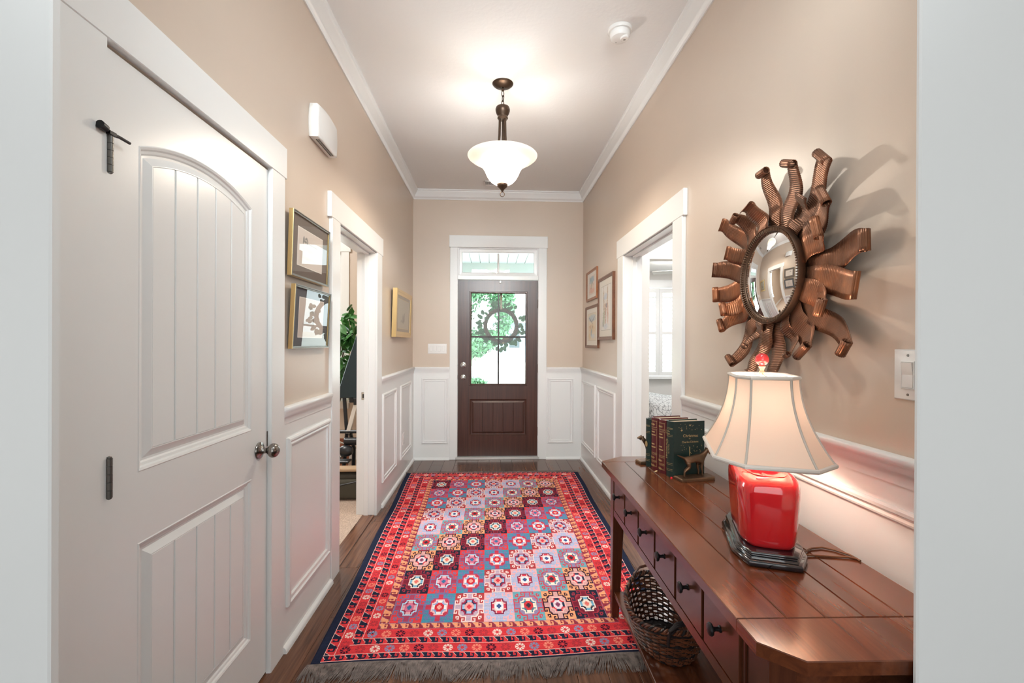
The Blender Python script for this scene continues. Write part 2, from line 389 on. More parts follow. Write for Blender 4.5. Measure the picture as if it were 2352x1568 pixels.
# wainscot with chair rail, panel mouldings and shoe
RAILP = [(0, .99), (.018, .99), (.018, 1.018), (.026, 1.024), (.026, 1.034), (.031, 1.042), (.035, 1.050), (.035, 1.060), (.031, 1.064), (0, 1.064)]
SHOEP = [(0, 0), (.034, 0), (.033, .012), (.028, .022), (.02, .027), (0, .027)]
PMH = [(0, .014), (0, .024), (.006, .030), (.014, .031), (.018, .024), (.024, .022), (.030, .026), (.036, .024), (.040, .014)]
def panel_mold(plane, a0, a1, b0, b1, parent):
    g = G().rings(plane, [rect(a0, a1, b0, b1, i) for i, h in PMH], [h for i, h in PMH], fill=False)
    return obj('panel_molding', g, WHITE, parent, smooth=30)
def wainscot(name, plane, runs, panels):
    t = thing(name, plane((runs[0][0] + runs[0][1]) / 2, 0, 0), kind='structure')
    for a0, a1 in runs:
        obj('backing_board', G().sweep([(0, 0), (.015, 0), (.015, 1.0), (0, 1.0)], plane, a0, a1), WHITE, t, smooth=0)
        n_ = len(RAILP); st = [(a0, .019), (a0 + .018, 1), (a1 - .018, 1), (a1, .019)]
        V = [plane(a, z, min(h, q)) for a, q in st for h, z in RAILP]
        F = [(i * n_ + k, i * n_ + (k + 1) % n_, (i + 1) * n_ + (k + 1) % n_, (i + 1) * n_ + k) for i in range(3) for k in range(n_)] + [tuple(range(n_)), tuple(range(4 * n_ - 1, 3 * n_ - 1, -1))]
        obj('chair_rail', G().add(V, F), WHITE, t, smooth=50)
        obj('shoe_molding', G().sweep(SHOEP, plane, a0, a1), WHITE, t, smooth=50)
    for p in panels: panel_mold(plane, *p, t)
    return t
wainscot('trim_4', PL, [(1.99, 2.565), (3.71, E)], [(2.02, 2.535, .185, .925), (3.74, 4.255, .195, .922), (4.46, 5.02, .195, .922)])
wainscot('trim_5', PR, [(.90, 2.425), (3.70, E)], [(.93, 2.395, .2, .935), (3.76, 4.385, .2, .925), (4.49, 5.14, .2, .925)])
wainscot('trim_6', PE, [(XL, -.49), (.625, XR)], [(-.808, -.505, .187, .938), (.64, .943, .187, .938)])

# door and opening casings
def casing(name, plane, o0, o1, a0, a1, top, headtop, h0, h1, leg=.02, head=.0225):
    t = thing(name, plane((o0 + o1) / 2, 0, 0), kind='structure')
    for s0, s1 in ((a0, o0), (o1, a1)):
        g = G().rings(plane, [rect(s0, s1, 0, top), rect(s0, s1, 0, top), rect(s0 + .003, s1 - .003, 0, top)], [0, leg - .003, leg])
        obj('casing_leg', g, WHITE, t, smooth=0)
    obj('casing_head', G().rings(plane, [rect(h0, h1, top, headtop), rect(h0, h1, top, headtop), rect(h0, h1, top, headtop, .002)], [0, head - .002, head]), WHITE, t, smooth=0)
    return t
def jambs(t, x0, x1, o0, o1, top, th=.018, stop=True):
    xa, xb = min(x0, x1), max(x0, x1)
    obj('jamb', G().box(xa, xb, o0, o0 + th * .25, 0, top), WHITE, t, smooth=0)
    obj('jamb', G().box(xa, xb, o1 - th * .25, o1, 0, top), WHITE, t, smooth=0)
    obj('jamb_head', G().box(xa, xb, o0, o1, top - .004, top), WHITE, t, smooth=0)
    if stop:
        xm = xa + (xb - xa) * .42
        obj('door_stop', G().box(xm, xm + .034, o1 - .016, o1 - .004, 0, top - .004).box(xm, xm + .034, o0 + .004, o0 + .016, 0, top - .004).box(xm, xm + .034, o0 + .004, o1 - .004, top - .016, top - .004), WHITE, t, bevel=.002)
c7 = casing('trim_7', PL, 1.092, 1.878, .96, 1.992, 2.052, 2.183, .95, 2.004)
c8 = casing('trim_8', PL, 2.704, 3.560, 2.572, 3.712, 2.045, 2.185, 2.545, 3.735)
jambs(c8, XL - T - .02, XL + .006, 2.704, 3.556, 2.042)
c9 = casing('trim_9', PR, 2.560, 3.552, 2.425, 3.702, 2.045, 2.190, 2.405, 3.722)
jambs(c9, XR - .006, XR + T + .02, 2.560, 3.552, 2.042)
obj('strike_plate', G().box(-1.012, -.98, 3.545, 3.5515, .90, .96), CHROME, c8, bevel=.002, label='satin metal strike plate')
obj('strike_hole', G().box(-1.003, -.991, 3.5445, 3.5455, .915, .945), BLACKP, c8)

# ------------------------------------------------------------------ closet door
def arch_outline(y0, y1, z0, spring, peak, i, n=20):
    yc = (y0 + y1) / 2; hw = (y1 - y0) / 2; rise = peak - spring; Rr = (hw * hw + rise * rise) / (2 * rise); zc = peak - Rr
    top = []
    for k in range(n + 1):
        y = (y1 - i) + ((y0 + i) - (y1 - i)) * k / n
        top.append((y, zc + math.sqrt(max((Rr - i) ** 2 - (y - yc) ** 2, 0))))
    return [(y0 + i, z0 + i), (y1 - i, z0 + i)] + top, (lambda y, i: zc + math.sqrt((Rr - i) ** 2 - (y - yc) ** 2))
d1 = thing('door_1', (XL, 1.1, 0), kind='structure')
DF = .003
PD = lambda a, b, h: (XL + DF + h, a, b)
y0, y1 = 1.100, 1.872; py0, py1 = 1.205, 1.757
g = G().box(XL - .032, XL + DF - .013, y0, y1, .012, 2.042)
def quad(a0, a1, b0, b1): g.add([PD(a0, b0, 0), PD(a1, b0, 0), PD(a1, b1, 0), PD(a0, b1, 0)], [(0, 1, 2, 3)])
quad(y0, py0, .012, 2.042); quad(py1, y1, .012, 2.042); quad(py0, py1, .012, .215); quad(py0, py1, .827, 1.010)
ol, zt = arch_outline(py0, py1, 1.010, 1.851, 1.909, 0)
arch = ol[2:]
for (a, b), (c, d) in zip(arch[:-1], arch[1:]): g.add([PD(a, b, 0), PD(c, d, 0), PD(c, 2.042, 0), PD(a, 2.042, 0)], [(0, 1, 2, 3)])
g.add([PD(y0, .012, 0), PD(y0, 2.042, 0), PD(y0, 2.042, -.03), PD(y0, .012, -.03)], [(0, 1, 2, 3)])
g.add([PD(y1, .012, 0), PD(y1, 2.042, 0), PD(y1, 2.042, -.03), PD(y1, .012, -.03)], [(0, 1, 2, 3)])
g.add([PD(y0, 2.042, 0), PD(y1, 2.042, 0), PD(y1, 2.042, -.03), PD(y0, 2.042, -.03)], [(0, 1, 2, 3)])
obj('door_slab', g, WHITE, d1, smooth=0)
PP = [(0, 0), (.003, .0015), (.009, -.001), (.013, -.006), (.020, -.008), (.024, -.012), (.030, -.0125), (.050, -.002), (.052, -.002), (.0521, -.006)]
obj('panel_molding', G().rings(PD, [arch_outline(py0, py1, 1.010, 1.851, 1.909, i)[0] for i, h in PP], [h for i, h in PP]), WHITE, d1, smooth=20)
obj('panel_molding', G().rings(PD, [rect(py0, py1, .215, .827, i) for i, h in PP], [h for i, h in PP]), WHITE, d1, smooth=20)
gr = [py0 + .052, 1.345, 1.443, 1.535, 1.624, py1 - .052]
for k in range(5):
    a0, a1 = gr[k] + (.0025 if k else 0), gr[k + 1] - (.0025 if k < 4 else 0)
    top = [(a1 + (a0 - a1) * q / 6, zt(a1 + (a0 - a1) * q / 6, .052)) for q in range(7)]
    pol = [(a0, 1.062), (a1, 1.062)] + top
    obj('plank', G().rings(PD, [pol, pol, inset(pol, .002)], [-.008, -.004, -.002]), WHITE, d1, smooth=0)
    pol = rect(a0, a1, .267, .775)
    obj('plank', G().rings(PD, [pol, pol, inset(pol, .002)], [-.008, -.004, -.002]), WHITE, d1, smooth=0)
def hinge(z0, z1, t, x=XL + .0225, y=1.095, r=.0065):
    g = G(); n = 5; L = (z1 - z0) / n
    for k in range(n): g.lathe([(r, z0 + k * L + .0005), (r, z0 + (k + 1) * L - .0008)], 12, (x, y, 0))
    g.lathe([(.002, z0 - .004), (.005, z0 - .002), (.005, z0)], 10, (x, y, 0)).lathe([(.005, z1), (.005, z1 + .003), (.001, z1 + .005)], 10, (x, y, 0))
    return obj('hinge', g, HINGE, t, label='grey metal hinge knuckle')
hinge(1.742, 1.826, d1); hinge(.982, 1.075, d1); hinge(.20, .29, d1)
hs = obj('hinge_stop', G().box(XL + .015, XL + .030, 1.086, 1.104, 1.828, 1.836).tube([(XL + .022, 1.095, 1.834), (XL + .026, 1.074, 1.836)], .0048, 10)
         .tube([(XL + .026, 1.078, 1.836), (XL + .028, 1.060, 1.838)], [.0085, .0095], 14)
         .tube([(XL + .022, 1.095, 1.832), (XL + .024, 1.118, 1.834), (XL + .024, 1.150, 1.833)], [.0055, .0038, .0035], 10), BLACKM, d1, label='black hinge pin door stop')
# knob: rosette, neck, ball
def knob(t, plane_c, sgn=1, r=.033, ball=.028, m=NICKEL, axis='X', name='door_knob'):
    pr = [(r * .98, 0), (r, .003), (r * .95, .006), (r * .6, .010), (r * .45, .016), (.011, .022), (.0105, .030), (.013, .034)]
    for k in range(0, 13):
        a = -pi / 2 + .35 + (pi - .36) * k / 12; pr.append((max(ball * math.cos(a), .0002), .034 + ball * .78 * (1 + math.sin(a))))
    pr = [(a, b * sgn) for a, b in pr]
    return obj(name, G().lathe(pr, 32, plane_c, axis=axis), m, t, label='round antique nickel door knob')
knob(d1, (XL + DF, 1.812, .922))
obj('latch_plate', G().box(XL + .002, XL + .0045, 1.872, 1.888, .925, .985), BRONZE, d1, label='dark latch strike by the knob')

# ------------------------------------------------------------------ front door and transom
d2 = thing('door_2', (.06, E, 0), kind='structure')
DY = E + .012
PF = lambda a, b, h: (a, DY - h, b)
dx0, dx1, dz0, dz1 = -.398, .524, .034, 2.068
g = G()
def fq(a0, a1, b0, b1): g.box(a0, a1, DY, DY + .044, b0, b1)
fq(dx0, -.262, dz0, dz1); fq(.400, dx1, dz0, dz1); fq(-.262, .400, 1.935, dz1); fq(-.262, .400, .695, .852); fq(-.262, .400, dz0, .270); g.box(-.262, .4, DY + .016, DY + .03, .27, .695)
obj('door_slab', g, DOORW, d2, smooth=0)
obj('glazing_bead', G().rings(PF, [rect(-.268, .406, .846, 1.941, i) for i in (0, .004, .014, .020, .026)], [0, .008, .008, .002, -.012], fill=False), DOORW, d2)
obj('glass_pane', G().box(-.25, .39, DY + .018, DY + .022, .862, 1.925), GLASS, d2, smooth=0)
MUN = mat('dark_muntin', (.03, .02, .018), .4)
obj('muntin', G().box(.060, .078, DY + .006, DY + .034, .86, 1.93), MUN, d2, bevel=.002)
obj('muntin', G().box(-.25, .39, DY + .0075, DY + .0325, 1.403, 1.425), MUN, d2, bevel=.002)
PP2 = [(0, 0), (.004, .003), (.010, -.002), (.016, -.010), (.026, -.011), (.042, -.003), (.044, -.003), (.0441, -.008)]
obj('panel_molding', G().rings(PF, [rect(-.262, .400, .270, .695, i) for i, h in PP2], [h for i, h in PP2]), DOORW, d2, smooth=20)
gx = [-.218, -.113, .008, .123, .244, .356]
for k in range(5):
    pol = rect(gx[k] + (.003 if k else 0), gx[k + 1] - (.003 if k < 4 else 0), .314, .651)
    obj('plank', G().rings(PF, [pol, pol, inset(pol, .003)], [-.009, -.005, -.002]), DOORW, d2, smooth=0)
# glass-like faceted chrome deadbolt and knob
def rose(z, r):
    g = G().lathe([(r, 0), (r, -.006), (r * .8, -.010), (r * .55, -.012), (r * .5, -.024), (r * .62, -.034), (r * .4, -.040), (.001, -.041)], 8, (-.335, DY, z), axis='Y')
    return g
obj('deadbolt', rose(1.088, .036), CHROME, d2, smooth=0, label='chrome deadbolt thumb turn')
obj('door_knob', rose(.947, .033), CHROME, d2, smooth=0, label='chrome faceted door knob')
for z in (1.80, 1.05, .32): obj('hinge', G().lathe([(.006, z - .05), (.006, z + .05)], 10, (dx1 + .004, DY - .004, 0)), BRONZE, d2)
obj('door_sensor', G().box(.078, .096, DY - .018, DY, 2.035, 2.062), PLASTIC, d2, bevel=.002, label='small white door contact sensor')
obj('latch_bolt', G().box(dx0 - .006, dx0, DY - .004, DY + .002, .92, .97).box(dx0 - .006, dx0, DY - .004, DY + .002, 1.08, 1.09), BLACKM, d2)
t10 = thing('trim_10', (.06, E, 0), kind='structure')
for a0, a1 in ((-.490, -.402), (.528, .626)):
    obj('casing_leg', G().rings(PE, [rect(a0, a1, 0, 2.44), rect(a0, a1, 0, 2.44), rect(a0, a1, 0, 2.44, .003)], [-.005, .017, .02]), WHITE, t10, smooth=0)
obj('casing_head', G().box(-.498, .634, E - .028, E, 2.44, 2.575), WHITE, t10, bevel=.002)
obj('door_jamb', G().box(-.412, -.400, E - .004, E + .13, 0, 2.44).box(.526, .538, E - .004, E + .13, 0, 2.44), WHITE, t10, smooth=0)
obj('transom_bar', G().box(-.402, .528, E - .004, E + .12, 2.072, 2.122), WHITE, t10, bevel=.003)
obj('threshold', G().box(-.42, .545, E - .03, E + .13, 0, .03), mat('pale_threshold', (.6, .58, .55), .3, metal=.3), t10, bevel=.004)
w1 = thing('window_1', (.06, E, 2.12), kind='structure')
obj('window_frame', G().rings(PE, [rect(-.402, .528, 2.108, 2.44, i) for i in (0, .012, .016, .046, .052, .052)], [0, 0, -.012, -.014, -.024, -.05], fill=False), WHITE, w1, smooth=0)
obj('muntin', G().box(.052, .074, E + .010, E + .04, 2.15, 2.38), WHITE, w1, bevel=.004)
obj('glass_pane', G().box(-.36, .055, E + .024, E + .028, 2.15, 2.385), GLASS, w1, smooth=0)
obj('glass_pane', G().box(.071, .486, E + .024, E + .028, 2.15, 2.385), GLASS, w1, smooth=0)

# ------------------------------------------------------------------ left room window
w2 = thing('window_2', (-2.3, E, .68), kind='structure')
obj('casing_head', G().box(-3.06, -1.612, E - .03, E, 2.37, 2.505), WHITE, w2, bevel=.002)
obj('casing_leg', G().box(-1.72, -1.632, E - .02, E, .68, 2.37), WHITE, w2, bevel=.002)
obj('casing_leg', G().box(-3.0, -2.9, E - .02, E, .68, 2.37), WHITE, w2, bevel=.002)
obj('window_sill', G().box(-3.06, -1.61, E - .06, E + .1, .655, .69), WHITE, w2, bevel=.004)
obj('apron', G().box(-3.0, -1.632, E - .018, E, .59, .655), WHITE, w2, bevel=.002)
obj('sash', G().box(-2.85, -1.77, E + .042, E + .068, .69, .74).box(-2.85, -1.77, E + .042, E + .068, 1.5, 1.54).box(-2.85, -1.77, E + .042, E + .068, 2.32, 2.37).box(-2.9, -2.85, E + .04, E + .07, .69, 2.37).box(-1.77, -1.72, E + .04, E + .07, .69, 2.37), WHITE, w2, smooth=0)
obj('glass_pane', G().box(-2.86, -1.76, E + .052, E + .056, .73, 2.33), GLASS, w2, smooth=0)
obj('baseboard_office', G().box(-4.6, XL - T, E - .016, E, 0, .13), WHITE, kind='structure', bevel=.003)

# ------------------------------------------------------------------ bedroom window with plantation shutters
w3 = thing('window_3', (2.55, 6.87, .84), kind='structure')
obj('casing_head', G().box(1.9, 3.2, 6.84, 6.87, 2.20, 2.32), WHITE, w3, bevel=.002)
obj('casing_leg', G().box(1.9, 2.0, 6.845, 6.87, .84, 2.2), WHITE, w3, bevel=.002)
obj('casing_leg', G().box(3.1, 3.2, 6.845, 6.87, .84, 2.2), WHITE, w3, bevel=.002)
obj('window_sill', G().box(1.88, 3.22, 6.80, 6.92, .80, .845), WHITE, w3, bevel=.003)
obj('glass_pane', G().box(2.0, 3.1, 6.94, 6.944, .84, 2.2), GLASS, w3, smooth=0)
lou = mesh_of('louver', G().add([(-.2, -.004, -.0), (.2, -.004, 0), (.2, .020, .030), (-.2, .020, .030), (-.2, -.010, .004), (.2, -.010, .004), (.2, .014, .034), (-.2, .014, .034)], [(0, 1, 2, 3), (4, 5, 6, 7), (0, 1, 5, 4), (3, 2, 6, 7), (0, 3, 7, 4), (1, 2, 6, 5)]), 0)
lou.materials.append(WHITE)
for a0, a1 in ((2.01, 2.548), (2.552, 3.09)):
    sh = obj('shutter_panel', G().box(a0, a0 + .05, 6.82, 6.85, .85, 2.19).box(a1 - .05, a1, 6.82, 6.85, .85, 2.19).box(a0 + .05, a1 - .05, 6.822, 6.848, .85, .91).box(a0 + .05, a1 - .05, 6.822, 6.848, 2.12, 2.19).box(a0 + .05, a1 - .05, 6.822, 6.848, 1.48, 1.53), WHITE, w3, smooth=0)
    for z0, n in ((.915, 9), (1.535, 9)):
        for k in range(n):
            l = bpy.data.objects.new('louver', lou); COL.objects.link(l); l.parent = sh
            l.location = Vector(((a0 + a1) / 2, 6.835, z0 + k * .0625)) - Vector((2.55, 6.87, .84)); l.scale = ((a1 - a0 - .1) / .4, 1, 1)

# ================================================================== OUTSIDE
obj('ground', G().box(-40, 40, 8.2, 80, -.32, -.12), mat('pale_concrete_drive', (.72, .70, .66), .9, vary=.05, vscale=.6), kind='structure', smooth=0)
obj('porch_floor', G().box(-3.2, XR + T, E + .13, 8.2, -.2, -.02), mat('porch_concrete', (.42, .41, .39), .9, vary=.08), kind='structure', smooth=0)
pc = obj('ceiling_porch', G().box(-3.2, XR + T, E + .13, 8.35, 2.80, 2.84), mat('porch_ceiling_paint', (.50, .55, .53), .6), kind='structure', smooth=0)
PCW = mat('porch_board_paint', (.53, .58, .56), .55)
me = mesh_of('ceiling_board', G().box(-.0, .152, E + .14, 8.3, 2.782, 2.80), 0, bevel=.004); me.materials.append(PCW)
for k in range(26):
    o = bpy.data.objects.new('ceiling_board', me); COL.objects.link(o); o.parent = pc; o.location = (-3.1 + k * .16, 0, 0)
obj('trim_11', G().box(-3.2, XR + T, 8.2, 8.36, 2.50, 2.80), PCW, kind='structure', bevel=.006)
GRASS = mat('lawn_green', (.18, .30, .10), .9, vary=.3, vscale=3)
obj('lawn', G().box(-40, -1.2, 28.5, 60, -.13, -.09), GRASS, label='green lawn beyond the pale driveway', cat='lawn', kind='stuff', smooth=0)
def leaves(n, fn, s0, s1, seed, fold=.25):
    rd = random.Random(seed); g = G()
    for i in range(n):
        p = Vector(fn(rd)); s = rd.uniform(s0, s1)
        a = Vector((rd.gauss(0, 1), rd.gauss(0, 1), rd.gauss(0, 1))).normalized(); b = a.orthogonal().normalized(); b = (Matrix.Rotation(rd.uniform(0, 6.28), 3, a) @ b); c = a.cross(b)
        v = [p, p + b * s * .35 + c * s * .28 + a * s * fold * .3, p + b * s, p + b * s * .35 - c * s * .28 + a * s * fold * .3, p + b * s * .75 + c * s * .2, p + b * s * .75 - c * s * .2]
        g.add(v, [(0, 1, 4, 2), (0, 2, 5, 3)])
    return g
def tree(x, y, h, r, n, label, seed, s=(.10, .20)):
    t = thing('garden_tree', (x, y, -.12), label=label, cat='tree', group='trees across the driveway')
    def fn(rd):
        while 1:
            p = [rd.uniform(-1, 1) for _ in range(3)]
            if .35 < sum(q * q for q in p) < 1 and (math.sin(p[0] * 7 + seed) + math.sin(p[2] * 6) + math.cos(p[1] * 5)) > -.6: return (x + p[0] * r, y + p[1] * r, h + p[2] * r * .95)
    obj('crown', leaves(n, fn, *s, seed), OUTLEAF, t, smooth=0, kind='stuff')
    obj('trunk', G().tube([(x, y, -.1), (x + .1, y, h * .5), (x, y, h)], [.16, .12, .07], 8), BARK, t)
    return t
tree(-1.55, 19, 2.9, 2.5, 16000, 'tall leafy green tree seen in the left panes of the front door', 1)
tree(-4.3, 25, 4.2, 3.0, 5000, 'broad green tree farthest left beyond the driveway', 5)
def shrub(x, y, r, label, seed, n=700):
    t = thing('garden_shrub', (x, y, -.12), label=label, cat='shrub', group='shrubs by the driveway')
    obj('foliage', leaves(n, lambda rd: (lambda a, b, c: (x + r * c * math.cos(a) * math.cos(b), y + r * c * math.sin(a) * math.cos(b), -.05 + r * .9 * c * abs(math.sin(b))))(rd.uniform(0, 6.28), rd.uniform(0, 1.57), rd.uniform(.5, 1)), .07, .13, seed), OUTLEAF, t, smooth=0)
    obj('stem', G().tube([(x, y, -.12), (x, y, r * .5)], .02, 6), BARK, t)
shrub(-.42, 12.6, .42, 'low green shrub at the near edge of the driveway', 3, 900)
shrub(-1.5, 17.2, .55, 'shrub at the foot of the tall tree', 4)
HB = mat('pale_blue_siding', (.24, .33, .39), .7); RF = mat('grey_roof', (.30, .33, .36), .85)
h = thing('neighbor_house', (2.6, 36, -.12), label='pale blue grey house across the street behind the wreath', cat='house')
for k in range(10): obj('siding_board', G().box(.3, 5.2, 33.9 + (k % 2) * .0, 34.0, -.1 + k * .3, .196 + k * .3), HB, h, smooth=0)
obj('house_wall', G().box(.35, 5.15, 34, 38, -.12, 2.9), HB, h, smooth=0)
obj('roof', G().add([(0, 33.5, 2.8), (5.5, 33.5, 2.8), (5.5, 38.5, 2.8), (0, 38.5, 2.8), (.3, 36, 4.4), (5.2, 36, 4.4)], [(0, 1, 5, 4), (2, 3, 4, 5), (0, 4, 3), (1, 2, 5), (0, 3, 2, 1)]), RF, h, smooth=0)
wn = obj('window', G().box(1.2, 2.1, 33.86, 33.9, .9, 2.1), WHITE, h, smooth=0)
obj('pane', G().box(1.26, 2.04, 33.84, 33.86, .96, 2.04), mat('dark_pane', (.05, .07, .08), .1), wn, smooth=0)

# wreath hanging outside the glass
wx, wy, wz = .10, E + .12, 1.548; wr = .185
wt = thing('door_wreath', (wx, wy, wz), label='round vine wreath with green leaves hanging outside the front door glass', cat='wreath')
def wp(a, r=wr): return (wx + r * math.cos(a), wy, wz + r * math.sin(a))
g = G()
for s in range(5):
    g.tube([(wx + (wr + .016 * math.cos(a * 5 + s * 1.26)) * math.cos(a), wy + .016 * math.sin(a * 5 + s * 1.26), wz + (wr + .016 * math.cos(a * 5 + s * 1.26)) * math.sin(a)) for a in [2 * pi * k / 90 for k in range(90)]], .0095, 6, closed=True)
obj('vine_ring', g, WICKER, wt)
rd = random.Random(11); lm = []
for q in range(3):
    s = .055 + q * .008
    gg = G().add([(0, 0, 0), (s * .3, s * .34, .006), (s * .75, s * .28, .008), (s, 0, 0), (s * .75, -s * .28, .006), (s * .3, -s * .34, .008), (s * .5, 0, -.006)], [(0, 6, 1), (1, 6, 2), (2, 6, 3), (3, 6, 4), (4, 6, 5), (5, 6, 0)])
    me = mesh_of('leaf', gg, 0); me.materials.append(WREATHL); lm.append(me)
for k in range(105):
    a = k / 105 * 2 * pi + rd.uniform(-.06, .06)
    if .5 < a < .75 or 2.2 < a < 2.45: continue
    o = bpy.data.objects.new('leaf', lm[k % 3]); COL.objects.link(o); o.parent = wt
    rr = wr + rd.uniform(-.03, .075); o.location = (rr * math.cos(a), rd.uniform(-.012, .035), rr * math.sin(a))
    # leaf plane roughly facing the door (x along its length, z normal)
    d = a + rd.uniform(-1.0, 1.0); X = Vector((math.cos(d), rd.uniform(-.35, .35), math.sin(d))).normalized(); Z = Vector((rd.uniform(-.4, .4), -1, rd.uniform(-.4, .4))); Z = (Z - X * Z.dot(X)).normalized(); Y = Z.cross(X)
    o.rotation_euler = Matrix((X, Y, Z)).transposed().to_euler()
obj('burlap_bow', G().tube([(wx + .02, wy - .01, wz - .155), (wx + .06, wy - .01, wz - .152), (wx + .095, wy - .01, wz - .158)], [.016, .020, .014], 8).tube([(wx + .025, wy - .005, wz - .155), (wx + .028, wy - .005, wz - .215)], [.012, .016], 8), mat('burlap', (.30, .21, .09), .9, bump=.5), wt, label='tan ribbon knot on the wreath')
obj('hanger', G().box(wx - .012, wx + .012, wy - .03, wy - .024, wz + .19, wz + .42), BRONZE, wt)

# ================================================================== CEILING THINGS
px_, py_ = .062, 3.05
pt = thing('pendant_light', (px_, py_, ZC), label='bronze pendant with a frosted glass bowl hanging on a short chain', cat='lamp')
obj('canopy', G().lathe([(.001, ZC - .030), (.018, ZC - .030), (.022, ZC - .026), (.045, ZC - .020), (.062, ZC - .010), (.070, ZC - .003), (.071, ZC)], 40, (px_, py_, 0)), BRONZE, pt)
g = G().lathe([(.004, ZC - .05), (.009, ZC - .046), (.010, ZC - .036), (.006, ZC - .03)], 12, (px_, py_, 0))
obj('loop', g, BRONZE, pt)
def link(zc, hl, rot):
    P = []
    for k in range(20):
        a = 2 * pi * k / 20; u = .0085 * math.cos(a); v = hl * math.sin(a); P.append((px_ + u * math.cos(rot), py_ + u * math.sin(rot), zc + v))
    return G().tube(P, .0026, 6, closed=True)
for k, z in enumerate((ZC - .066, ZC - .099, ZC - .132)): obj('chain_link', link(z, .021, .4 + k * pi / 2), BRONZE, pt)
obj('cord', G().tube([(px_ + .004, py_, ZC - .04), (px_ + .009, py_, ZC - .09), (px_ + .003, py_, ZC - .16)], .0015, 6), BRONZE, pt)
obj('hub', G().lathe([(.006, 2.945), (.010, 2.943), (.030, 2.940), (.044, 2.932), (.049, 2.918), (.048, 2.905), (.042, 2.888), (.036, 2.878), (.033, 2.870), (.035, 2.864), (.036, 2.858), (.030, 2.850), (.001, 2.850)], 36, (px_, py_, 0)), BRONZE, pt)
for k in range(3):
    a = R(200 + 120 * k); c, s_ = math.cos(a), math.sin(a)
    P = [(px_ + r * c, py_ + r * s_, z) for r, z in ((.020, 2.86), (.021, 2.80), (.023, 2.74), (.028, 2.68), (.040, 2.62), (.055, 2.56), (.06, 2.52))]
    obj('arm', G().tube(P, .0085, 10), BRONZE, pt)
bp = [(.030, 2.415), (.05, 2.417), (.072, 2.430), (.092, 2.452), (.107, 2.478), (.118, 2.504), (.134, 2.530), (.158, 2.551), (.19, 2.570), (.215, 2.584), (.232, 2.598), (.2345, 2.604), (.2325, 2.606), (.213, 2.592), (.188, 2.577), (.156, 2.558), (.131, 2.536), (.114, 2.508), (.103, 2.481), (.088, 2.456), (.069, 2.435), (.05, 2.422), (.030, 2.420)]
obj('glass_bowl', G().openlathe(bp, 64, (px_, py_, 0)), BOWL, pt, smooth=60, label='frosted white glass bowl')
obj('finial', G().lathe([(.001, 2.36), (.005, 2.362), (.008, 2.370), (.012, 2.378), (.022, 2.388), (.034, 2.400), (.0385, 2.412), (.037, 2.418), (.001, 2.42)], 28, (px_, py_, 0)), BRONZE, pt)
obj('ring', G().tube([(px_ + .0145 * math.cos(a), py_, 2.347 + .0155 * math.sin(a)) for a in [2 * pi * k / 24 for k in range(24)]], .0026, 8, closed=True), BRONZE, pt)
for k in range(2):
    a = R(30 + 180 * k); obj('bulb', G().lathe([(.001, 2.455), (.018, 2.462), (.027, 2.482), (.025, 2.505), (.014, 2.53), (.012, 2.55), (.001, 2.555)], 16, (px_ + .045 * math.cos(a), py_ + .045 * math.sin(a), 0)), BULB, pt)
light('pendant_bulb_light', 'POINT', (px_, py_, 2.49), 6.2, (.95, .97, .97), shadow_soft_size=.03)
light('pendant_down_light', 'SPOT', (px_, py_, 2.52), 210, (.95, .97, .97), shadow_soft_size=.03, spot_size=R(172), spot_blend=.35)

sd = thing('smoke_detector', (.70, 2.49, ZC), label='round white smoke detector on the ceiling near the right crown moulding', cat='smoke detector')
obj('mounting_base', G().lathe([(.066, ZC), (.066, ZC - .012), (.063, ZC - .017), (.05, ZC - .018)], 40, (.70, 2.49, 0)), PLASTIC, sd)
obj('sensor_body', G().lathe([(.054, ZC - .018), (.056, ZC - .026), (.054, ZC - .040), (.048, ZC - .050), (.036, ZC - .055), (.001, ZC - .056)], 40, (.70, 2.49, 0)), PLASTIC, sd)
obj('test_button', G().lathe([(.024, ZC - .05), (.024, ZC - .060), (.020, ZC - .063), (.001, ZC - .063)], 28, (.722, 2.475, 0)), PLASTIC, sd)
obj('sounder_slots', G().box(.716, .728, 2.474, 2.476, ZC - .064, ZC - .062).box(.716, .728, 2.480, 2.482, ZC - .064, ZC - .062).lathe([(.002, ZC - .0555), (.002, ZC - .0575)], 8, (.685, 2.515, 0)), HINGE, sd)

vt = thing('air_vent', (.02, 4.95, ZC), label='small white ceiling air register seen behind the pendant', cat='vent')
obj('vent_frame', G().box(-.10, .16, 4.88, 4.89, ZC - .008, ZC).box(-.10, .16, 5.00, 5.01, ZC - .008, ZC).box(-.10, -.085, 4.88, 5.01, ZC - .008, ZC).box(.145, .16, 4.88, 5.01, ZC - .008, ZC), WHITE, vt, bevel=.001)
sl = mesh_of('slat', G().add([(-.0015, -.055, 0), (.0015, -.055, 0), (.006, -.055, -.009), (.003, -.055, -.009), (-.0015, .055, 0), (.0015, .055, 0), (.006, .055, -.009), (.003, .055, -.009)], [(0, 1, 2, 3), (4, 7, 6, 5), (0, 4, 5, 1), (1, 5, 6, 2), (2, 6, 7, 3), (3, 7, 4, 0)]), 0); sl.materials.append(WHITE)
for k in range(15):
    o = bpy.data.objects.new('slat', sl); COL.objects.link(o); o.parent = vt; o.location = (-.09 + k * .0155, -.005, 0)
obj('duct_shadow', G().box(-.085, .145, 4.89, 5.00, ZC - .001, ZC), mat('vent_shade_grey', (.35, .34, .33), .7), vt)  # flat grey sheet, its colour stands in for shade inside the register

